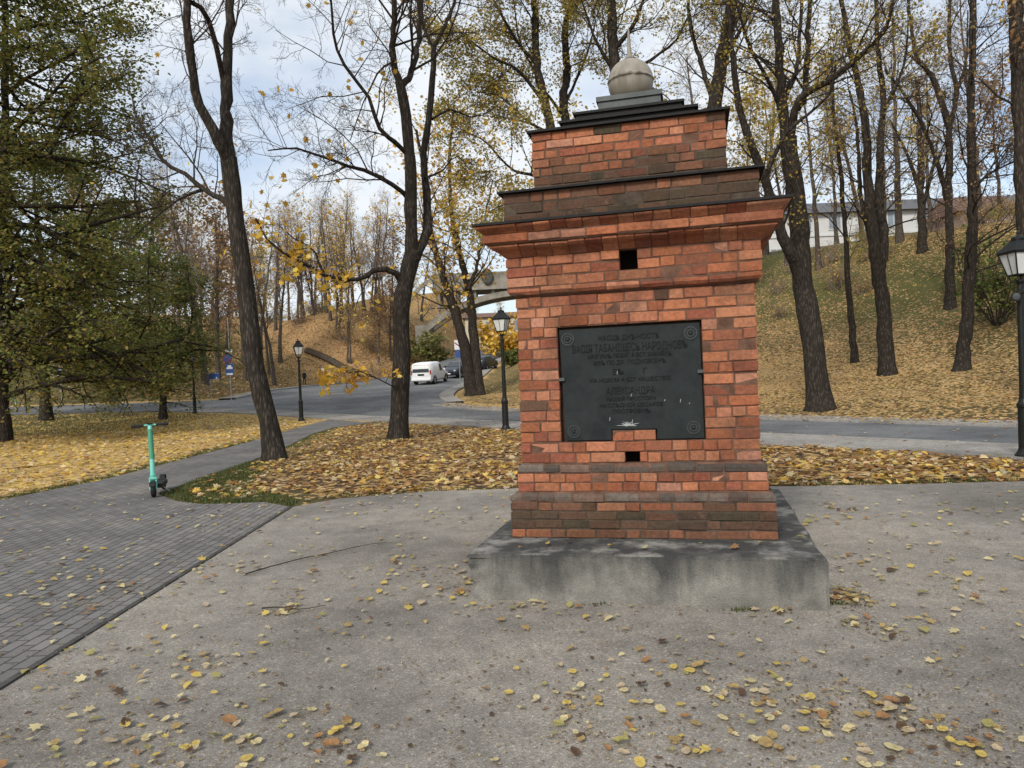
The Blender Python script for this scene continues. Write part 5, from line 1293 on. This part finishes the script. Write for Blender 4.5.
# ------------------------------------------------------------------ people on the far pavement
def person(px, Y, rz, label, top, legs, bag=None, hh=1.72):
    x = P(px, 380, Y)[0]; root = thing('person', label, 'person', (x, Y, h(x, Y) + .11), rz)
    J = {'pel': (0, 0, .94, .14), 'wa': (0, 0, 1.08, .125), 'ch': (0, .02, 1.34, .15), 'ne': (0, .02, 1.50, .055), 'he': (0, .04, 1.60, .095), 'ht': (0, .03, 1.70, .075),
         'sl': (-.17, .01, 1.42, .065), 'el': (-.21, -.03, 1.14, .045), 'wl': (-.2, .12, .92, .035), 'hl': (-.19, .17, .85, .03), 'sr': (.17, .01, 1.42, .065), 'er': (.21, -.05, 1.14, .045), 'wr': (.2, .02, .90, .035), 'hr': (.19, .05, .82, .03),
         'pl': (-.09, 0, .90, .10), 'kl': (-.09, .16, .50, .06), 'al': (-.09, .12, .09, .042), 'fl': (-.09, .27, .035, .035), 'pr': (.09, 0, .90, .10), 'kr': (.09, -.02, .50, .06), 'ar': (.09, -.28, .12, .042), 'fr': (.09, -.18, .035, .035)}
    E = [('pel', 'wa'), ('wa', 'ch'), ('ch', 'ne'), ('ne', 'he'), ('he', 'ht'), ('ch', 'sl'), ('sl', 'el'), ('el', 'wl'), ('wl', 'hl'), ('ch', 'sr'), ('sr', 'er'), ('er', 'wr'), ('wr', 'hr'), ('pel', 'pl'), ('pl', 'kl'), ('kl', 'al'), ('al', 'fl'), ('pel', 'pr'), ('pr', 'kr'), ('kr', 'ar'), ('ar', 'fr')]
    ks = list(J); me = bpy.data.meshes.new('body'); me.from_pydata([J[k][:3] for k in ks], [(ks.index(a), ks.index(b)) for a, b in E], [])
    o = link('body', me, root); md = o.modifiers.new('skin', 'SKIN'); sb = o.modifiers.new('sub', 'SUBSURF'); sb.levels = sb.render_levels = 2
    for i, k in enumerate(ks):
        me.skin_vertices[0].data[i].radius = (J[k][3],) * 2; me.skin_vertices[0].data[i].use_root = (k == 'pel')
    dg = bpy.context.evaluated_depsgraph_get(); dg.update(); nm = bpy.data.meshes.new_from_object(o.evaluated_get(dg)); o.modifiers.clear(); o.data = nm; bpy.data.meshes.remove(me); nm.name = 'body'
    for m in (M_SKIN, top, legs, M_RUB): nm.materials.append(m)
    for p in nm.polygons:
        p.use_smooth = True; z = p.center.z; arm = abs(p.center.x) > .155 and z > .8
        p.material_index = 0 if z > 1.50 or (arm and z < .90) else 1 if z > .86 or arm else 3 if z < .08 else 2
    bm = bmesh.new(); bmesh.ops.create_icosphere(bm, subdivisions=2, radius=.112, matrix=Matrix.Translation((0, .015, 1.655)))
    for v in bm.verts:
        if v.co.y > .07 and v.co.z < 1.68: v.co.y = .07
    bm_obj('hair', bm, M_HAIR, root, True)
    s = hh / 1.74; root.scale = (s, s, s)
    if bag:
        b = thing('shoulder_bag', 'white bag carried on the back of the farther walker', 'bag', (x + .25, Y - .12, h(x, Y) + 1.2)); bm = bmesh.new(); box(bm, -.2, .2, -.1, .1, -.25, .2); bm_obj('bag_body', bm, M_SIGNW, b, bevel=.05)
        bm = bmesh.new(); bar(bm, (-.18, 0, .2), (-.25, .1, .38), .02); bm_obj('strap', bm, M_SIGNW, b)
person(304.5, 90, R(200), 'person in a black coat walking on the far pavement behind the lamp', M_COAT, M_COAT, None, 1.75)
person(321.5, 99, R(60), 'person in dark top and lilac trousers with a white bag on the far pavement', M_HAIR, M_JEANS, True, 1.68)

# ------------------------------------------------------------------ leaf litter, grass, single leaves, twigs
def scatter(poly, n, fn=None):
    xs = [p[0] for p in poly]; ys = [p[1] for p in poly]; out = []
    x = rng.uniform(min(xs), max(xs), n * 3); y = rng.uniform(min(ys), max(ys), n * 3)
    k = inside(poly, x, y) & ~inside(PATH, x, y) & ~inside(PLAZA, x, y)
    x, y = x[k][:n], y[k][:n]; return x, y
def litter():
    V, Q, C, off = [], [], [], 0
    def add(x, y, size, pal, w=None, tpl=OVATE, tilt=.55, lift=(.012, .05)):
        nonlocal off
        n = len(x); z = H(x, y) + rng.uniform(*lift, n)
        v, q, c = leaf_arrays(np.stack((x, y, z), 1), rng.uniform(*size, n), tilt, pick_cols(n, pal, w), tpl)
        V.append(v); Q.append(q + off); C.append(c); off += len(v)
    def thin(x, y, f, amp=.8):
        nz_ = np.array([noise.noise(Vector((a * .75, b * .75, 2))) + .6 * noise.noise(Vector((a * 2.3, b * 2.3, 8))) for a, b in zip(x, y)]); k = rng.random(len(x)) < np.clip(f(x, y) + nz_ * amp, 0, 1); return x[k], y[k]
    left_lawn = [G(0, 501), G(100, 481), G(175, 462), G(250, 442), G(311, 424.5), (-11.6, 36), (-17, 41), (-26, 44), (-34, 44), (-30, 22), (-14, 11)]
    x, y = scatter(left_lawn, 19000); x, y = thin(x, y, lambda x, y: .95 - .75 * smooth(25, 36, y) * smooth(-12, -20, x)); k = len(x) * 3 // 5
    add(x[:k], y[:k], (.08, .15), PAL_YEL, (3, 3, 2, 3, 1, 1, 2)); add(x[k:], y[k:], (.10, .18), PAL_YEL, (3, 3, 2, 3, 1, 1, 2), MAPLE)
    centre = [G(158, 496), G(200, 505), G(264, 503), G(291, 508), G(340, 499), G(430, 492), G(520, 489), G(650, 487), G(785, 487), G(900, 485), (7.0, 10.6), (4.0, 16.0), (-.3, 22.0), (-6, 29.6), (-9.4, 32), G(334, 428), G(285, 448), G(250, 462), G(194, 481)]
    x, y = scatter(centre, 20000); dp = dist_line(PATH, x, y, True); k = rng.random(len(x)) < .12 + .88 * smooth(.15, 1.1, dp); x, y = thin(x[k], y[k], lambda x, y: np.full(len(x), .52), 1.1); k = len(x) * 3 // 5
    add(x[:k], y[:k], (.07, .125), PAL_YEL + PAL_BRN, None); add(x[k:], y[k:], (.085, .155), PAL_YEL + PAL_BRN, None, MAPLE)
    right_s = [G(900, 486), G(1024, 482), (11, 8.2), (14, 3), (12.4, 4.6), (7.8, 11.0), (5.5, 14.4)]
    x, y = scatter(right_s, 2600); add(x, y, (.08, .15), PAL_YEL + PAL_BRN)
    hill = [(26, 2), (20.5, 9), (14, 17.6), (10.8, 22.4), (6.2, 29.4), (2, 35.6), (-1.6, 42), (-2, 52), (8, 56), (34, 46), (44, 20)]
    x, y = scatter(hill, 52000); s = dist_line(RIGHT_HILL[:7], x, y); k = rng.random(len(x)) < .85 - .68 * smooth(7, 22, s); x, y = x[k], y[k]; x, y = thin(x, y, lambda x, y: .55 + .0 * x, 1.1); add(x, y, (.07, .13), [tuple(c * .82 for c in t) for t in PAL_BRN + PAL_BRN + PAL_YEL[:5]], None, KITE, .7)
    verge = offset(ROAD_F[:7], -.35, 400)
    i = rng.integers(0, 400, 2600); x, y = verge[i, 0] + rng.normal(0, .28, 2600), verge[i, 1] + rng.normal(0, .28, 2600); x = np.concatenate((x, offset(ROAD_F[:7], .35, 400)[i, 0] + rng.normal(0, .2, 2600))); y = np.concatenate((y, offset(ROAD_F[:7], .35, 400)[i, 1] + rng.normal(0, .2, 2600)))
    add(x, y, (.08, .15), PAL_YEL + PAL_BRN, None, KITE, .4, (.02, .09))
    i = rng.integers(0, 160, 900); t = rng.random(900) ** 2; rn, rf = match(ROAD_N, 160), match(ROAD_F, 160); q = rn[i] * (1 - t[:, None]) + rf[i] * t[:, None]; add(q[:, 0], q[:, 1], (.06, .12), PAL_YEL + PAL_BRN, None, KITE, .3, (.03, .05))
    lh = [(-21.8, 54), (-24, 70), (-26, 94), (-18, 106.5), (-13, 115), (-10, 127), (-20, 132), (-44, 112), (-40, 60)]
    x, y = scatter(lh, 16000); k = rng.random(len(x)) < .3 + .7 * smooth(-26, -16, x); add(x[k], y[k], (.2, .36), PAL_BRN, None, KITE, .7, (.05, .2))
    me = np_mesh('leaf_litter', np.concatenate(V), Q, [M_LEAF], None, np.concatenate(C)); tag(link('leaf_litter', me), 'carpet of yellow and brown fallen leaves over the lawns and slopes', 'fallen leaves', kind='stuff')
litter()
def grass():
    pts = []
    isl = [G(158, 496), G(200, 505), G(264, 503), G(291, 508), G(300, 500), G(250, 490), G(262, 466), G(250, 462), G(194, 481)]
    x, y = scatter(isl, 9000); pts.append((x, y, .05))
    edge = np.concatenate([resample([G(0, 500), G(100, 480), G(175, 461), G(250, 441)], 4000), resample([G(285, 449), G(311, 436), G(334, 429)], 1500), resample([G(340, 498), G(520, 488)], 600), resample([G(785, 486), G(1024, 481)], 1200)]); e = edge + rng.normal(0, .16, edge.shape)
    k = ~inside(PATH, e[:, 0], e[:, 1]) & ~inside(PLAZA, e[:, 0], e[:, 1]); pts.append((e[k, 0], e[k, 1], .05))
    ll = [(-14, 30), (-20, 30), (-32, 34), (-32, 43), (-24, 43.5), (-17, 41)]; x, y = scatter(ll, 8000); pts.append((x, y, .09))
    for (a_, b_, n_, s_) in ((742, 612, 90, .05), (838, 606, 60, .04), (600, 606, 30, .06)):
        q = G(a_, b_); pts.append((q[0] + rng.normal(0, s_, n_), q[1] + rng.normal(0, .015, n_), .03))
    V, Q, C, off = [], [], [], 0
    for x, y, hg in pts:
        n = len(x); z = H(x, y); a = rng.uniform(0, 2 * np.pi, n); hh = hg * rng.uniform(.5, 1.5, n); w = .006 + .004 * (hg > .06)
        b = np.stack((x, y, z), 1); sd = np.stack((np.cos(a), np.sin(a), 0 * a), 1) * w; tip = b + np.stack((np.cos(a + 1.5) * hh * .5, np.sin(a + 1.5) * hh * .5, hh), 1)
        v = np.stack((b - sd, b + sd, tip), 1).reshape(-1, 3); V.append(v); Q.append(np.arange(n * 3).reshape(n, 3) + off); off += len(v)
        C.append(np.repeat(pick_cols(n, [(.07, .10, .025), (.11, .13, .035), (.15, .14, .05), (.05, .075, .02)]), 3, 0))
    tag(link('grass', np_mesh('grass', np.concatenate(V), Q, [M_LEAF], None, np.concatenate(C))), 'short green grass along the path edges and on the lawn corner', 'grass', kind='stuff')
grass()

def leaf_mesh(name, kind, col, seed):
    r_ = random.Random(seed); bm = bmesh.new()
    if kind == 'maple':
        tips = [(0, 1.0), (48, .82), (100, .62), (150, .42), (210, .42), (260, .62), (312, .82)]; ol = []
        for i, (a, rr_) in enumerate(tips):
            ol.append((a - 12, rr_ * .66)); ol.append((a - 5, rr_ * .82)); ol.append((a + r_.uniform(-3, 3), rr_ * r_.uniform(.9, 1.08))); ol.append((a + 6, rr_ * .8)); ol.append((a + 13, rr_ * .64)); nx = tips[(i + 1) % 7][0] + (360 if i == 6 else 0); ol.append(((a + nx) / 2, .34 if 140 < (a + nx) / 2 < 220 else .40))
    else:
        ol = [(a, (1.0 - .34 * abs(math.sin(R(a)))) * (1 + .12 * math.cos(R(a))) * (1 - .25 * (150 < a < 210)) * r_.uniform(.95, 1.05)) for a in range(0, 360, 18)]
    cx, cy = r_.uniform(.15, .5), r_.uniform(.05, .4); f1 = r_.uniform(0, 6)
    def zf(x, y): return cx * abs(x) * .55 + cy * (y * y) * .5 + .06 * math.sin(5 * x + f1) + .05 * math.sin(6 * y + 2 * f1)
    c = bm.verts.new((0, 0, zf(0, 0))); mid, outer = [], []
    for a, q in ol:
        x, y = math.sin(R(a)) * q, math.cos(R(a)) * q; mid.append(bm.verts.new((x * .5, y * .5, zf(x * .5, y * .5)))); outer.append(bm.verts.new((x, y, zf(x, y))))
    n = len(ol)
    for i in range(n):
        j = (i + 1) % n; bm.faces.new((c, mid[j], mid[i])); bm.faces.new((mid[i], mid[j], outer[j], outer[i]))
    bar(bm, (0, -.35, zf(0, -.35) + .01), (r_.uniform(-.2, .2), -1.0, zf(0, -.4) + .06), .022, .016, 4)
    zmin = min(v.co.z for v in bm.verts)
    for v in bm.verts: v.co.z -= zmin
    me = bpy.data.meshes.new(name); bm.to_mesh(me); bm.free(); me.materials.append(M_LEAF)
    a_ = me.attributes.new('Col', 'FLOAT_COLOR', 'POINT'); cc = np.ones((len(me.vertices), 4), np.float32)
    rad = np.array([math.hypot(v.co.x, v.co.y) for v in me.vertices]); k = np.random.default_rng(seed)
    cc[:, :3] = np.array(col)[None] * (1 - .22 * (rad[:, None] < .2)) * k.uniform(.85, 1.12, (len(rad), 1)); a_.data.foreach_set('color', cc.ravel())
    for p in me.polygons: p.use_smooth = True
    return me
KINDS = [('bright yellow', (.66, .50, .14)), ('pale yellow', (.68, .58, .32)), ('ochre', (.46, .33, .14)), ('orange-brown', (.40, .22, .10)), ('dark brown', (.13, .08, .05)), ('buff', (.56, .45, .30)), ('olive-yellow', (.40, .36, .14))]
KW = np.array([.2, .26, .13, .1, .09, .14, .08])
MESHES = [[leaf_mesh('fallen_leaf', 'maple' if j == 0 else 'ovate', c, i * 7 + j) for j in range(3)] for i, (nm, c) in enumerate(KINDS)]
mx, my = bpy.data.objects['brick_monument'].location[:2]
def in_plinth(x, y, m=.03):
    dx, dy = x - mx, y - my; u = dx * math.cos(ALPHA) - dy * math.sin(ALPHA); v = dx * math.sin(ALPHA) + dy * math.cos(ALPHA)
    return -1.19 - m < u < 1.235 + m and -1.50 - m < v < 1.35 + m
def zone(x, y):
    if in_plinth(x, y, 0): return 'on top of the concrete plinth'
    if x < -2.87: return 'on the grey brick path'
    px, py = pix((x, y, 0))
    if py > 665: return 'on the asphalt in the ' + ('left' if px < 380 else 'right' if px > 690 else 'middle') + ' foreground'
    return 'on the asphalt ' + ('left of the plinth' if px < 470 else 'right of the plinth' if px > 830 else 'in front of the plinth')
cand = []
rl = np.random.default_rng(77)
pts_ = []
while len(pts_) < 470:                       # even spread over the open ground, thinning out near the camera
    px, py = rl.uniform(-10, 1034), rl.uniform(494, 775) 
    x, y = G(px, py)
    if x < -2.87 and rl.random() < .35: continue
    if inside(PLAZA, [x], [y])[0] or inside(PATH, [x], [y])[0]:
        nz_ = noise.noise(Vector((x * .8, y * .8, 9)))
        if in_plinth(x, y) or rl.random() > .5 + nz_ * 1.3: continue
        pts_.append((x, y))
CL = [(205, 662, 9, .07), (85, 610, 9, .12), (570, 700, 10, .07), (825, 716, 12, .06), (760, 702, 16, .09), (885, 705, 12, .06), (895, 722, 12, .10), (1005, 737, 16, .10), (845, 600, 40, .075), (775, 612, 10, .10), (872, 630, 16, .08), (940, 742, 12, .1), (955, 583, 10, .12), (120, 590, 9, .09), (290, 610, 12, .07), (335, 742, 8, .06), (650, 742, 8, .08), (470, 592, 14, .14), (530, 606, 9, .12), (575, 736, 7, .05), (445, 575, 8, .15), (770, 676, 5, .06), (840, 690, 6, .08), (60, 545, 8, .2), (380, 570, 6, .15)]
for (px, py, n, s) in CL:
    x, y = G(px, py); m = 0; tries = 0
    while m < n and tries < 500:
        tries += 1; a, b = x + rl.normal(0, s), y + rl.normal(0, s * 1.3)
        if not in_plinth(a, b): pts_.append((a, b)); m += 1
while len(pts_) < 1250:           # small far leaves toward the lawn edge
    px, py = rl.uniform(0, 1030), 492 + 118 * rl.random() ** 1.3
    x, y = G(px, py)
    if not in_plinth(x, y) and rl.random() < .55 + noise.noise(Vector((x * .7, y * .7, 4))) * 1.2 and (inside(PLAZA, [x], [y])[0] or inside(PATH, [x], [y])[0]): pts_.append((x, y))
for (px, py) in [(548, 546), (568, 544), (610, 548), (645, 550), (700, 546), (735, 550), (520, 550), (760, 545), (800, 540)]:
    x, y = G(px, py, .34)
    if in_plinth(x, y, -.03): pts_.append((x, y))
pts_.sort(key=lambda q: q[0] ** 2 + q[1] ** 2)
LV, LQ, LC, loff = [], [], [], 0
vis = 0
for i, (x, y) in enumerate(pts_):
    k = rl.choice(len(KINDS), p=KW / KW.sum()); s = rl.uniform(.017, .034) * (1.35 if rl.random() < .12 else 1); z = .353 if in_plinth(x, y, 0) else .019
    px, py = pix((x, y, 0)); seen = -8 < px < 1032 and py < 776
    if not seen: continue
    if vis < 300:
        vis += 1; o = link('fallen_leaf', MESHES[k][rl.choice(3, p=(.22, .39, .39))])
        o.location = (x, y, z); o.scale = (s, s, s * rl.uniform(.6, 1.5)); o.rotation_euler = (rl.normal(0, .14), rl.normal(0, .14), rl.uniform(0, 6.3))
        o.location.z += .25 * s
        tag(o, KINDS[k][0] + ' fallen leaf lying ' + zone(x, y), 'leaf', 'single leaves on the open ground')
    else:
        v, q, c = leaf_arrays(np.array([(x, y, z + .01)]), [s * 2.1], .4, np.array([KINDS[k][1]]), MAPLE if rl.random() < .3 else OVATE, rl)
        LV.append(v); LQ.append(np.array(q) + loff) if len(q[0]) else None; LC.append(c); loff += len(v)
tag(link('scattered_leaves', np_mesh('scattered_leaves', np.concatenate(LV), LQ, [M_LEAF], None, np.concatenate(LC))), 'small fallen leaves scattered farther off on the asphalt and brick path', 'fallen leaves', kind='stuff')
def debris():   # crumbs, bits of bark and stem that lie between the leaves
    n = 4200; px, py = rng.uniform(-20, 1040, n * 2), rng.uniform(492, 775, n * 2)
    P2 = np.array([G(a, b) for a, b in zip(px, py)]); k = (inside(PLAZA, P2[:, 0], P2[:, 1]) | inside(PATH, P2[:, 0], P2[:, 1])) & np.array([not in_plinth(a, b) for a, b in P2]); P2 = P2[k][:n]; n = len(P2)
    for (a_, b_, n_, s_) in CL:
        g_ = G(a_, b_); m_ = n_ * 7; e_ = np.c_[g_[0] + rng.normal(0, s_ * 1.3, m_), g_[1] + rng.normal(0, s_ * 1.6, m_)]; P2 = np.concatenate((P2, e_[[not in_plinth(*t) for t in e_]]))
    n = len(P2)
    v, q, c = leaf_arrays(np.c_[P2, rng.uniform(.016, .022, n)], rng.uniform(.006, .02, n) * np.where(rng.random(n) < .12, 1.9, 1), .5, pick_cols(n, [(.20, .13, .07), (.10, .07, .045), (.36, .27, .14), (.28, .18, .09), (.45, .36, .2)]), KITE)
    tag(link('leaf_crumbs', np_mesh('leaf_crumbs', v, [q], [M_LEAF], None, c)), 'tiny crumbs of leaf and bark scattered over the asphalt', 'leaf crumbs', kind='stuff')
debris()
def stick(pts, r0, label):
    t = Tree(len(pts) + 300); p = [np.array((*G(a, b), .028)) for a, b in pts]; c = p[0].copy(); c[2] = .014
    t.limb([q - c for q in p], r0, r0 * .4, 7, n=24, jit=.006)
    v, q = t.tubes_mesh(t.wood); o = link('fallen_twig', np_mesh('fallen_twig', v, [q], [M_TWIG])); o.location = c; tag(o, label, 'twig')
stick([(246, 577), (270, 570), (300, 562), (330, 556), (360, 549), (386, 545)], .0065, 'long thin fallen twig lying across the asphalt left of the monument')
stick([(262, 612), (280, 611), (300, 613), (326, 609)], .006, 'short dark twig among leaves left of the plinth')
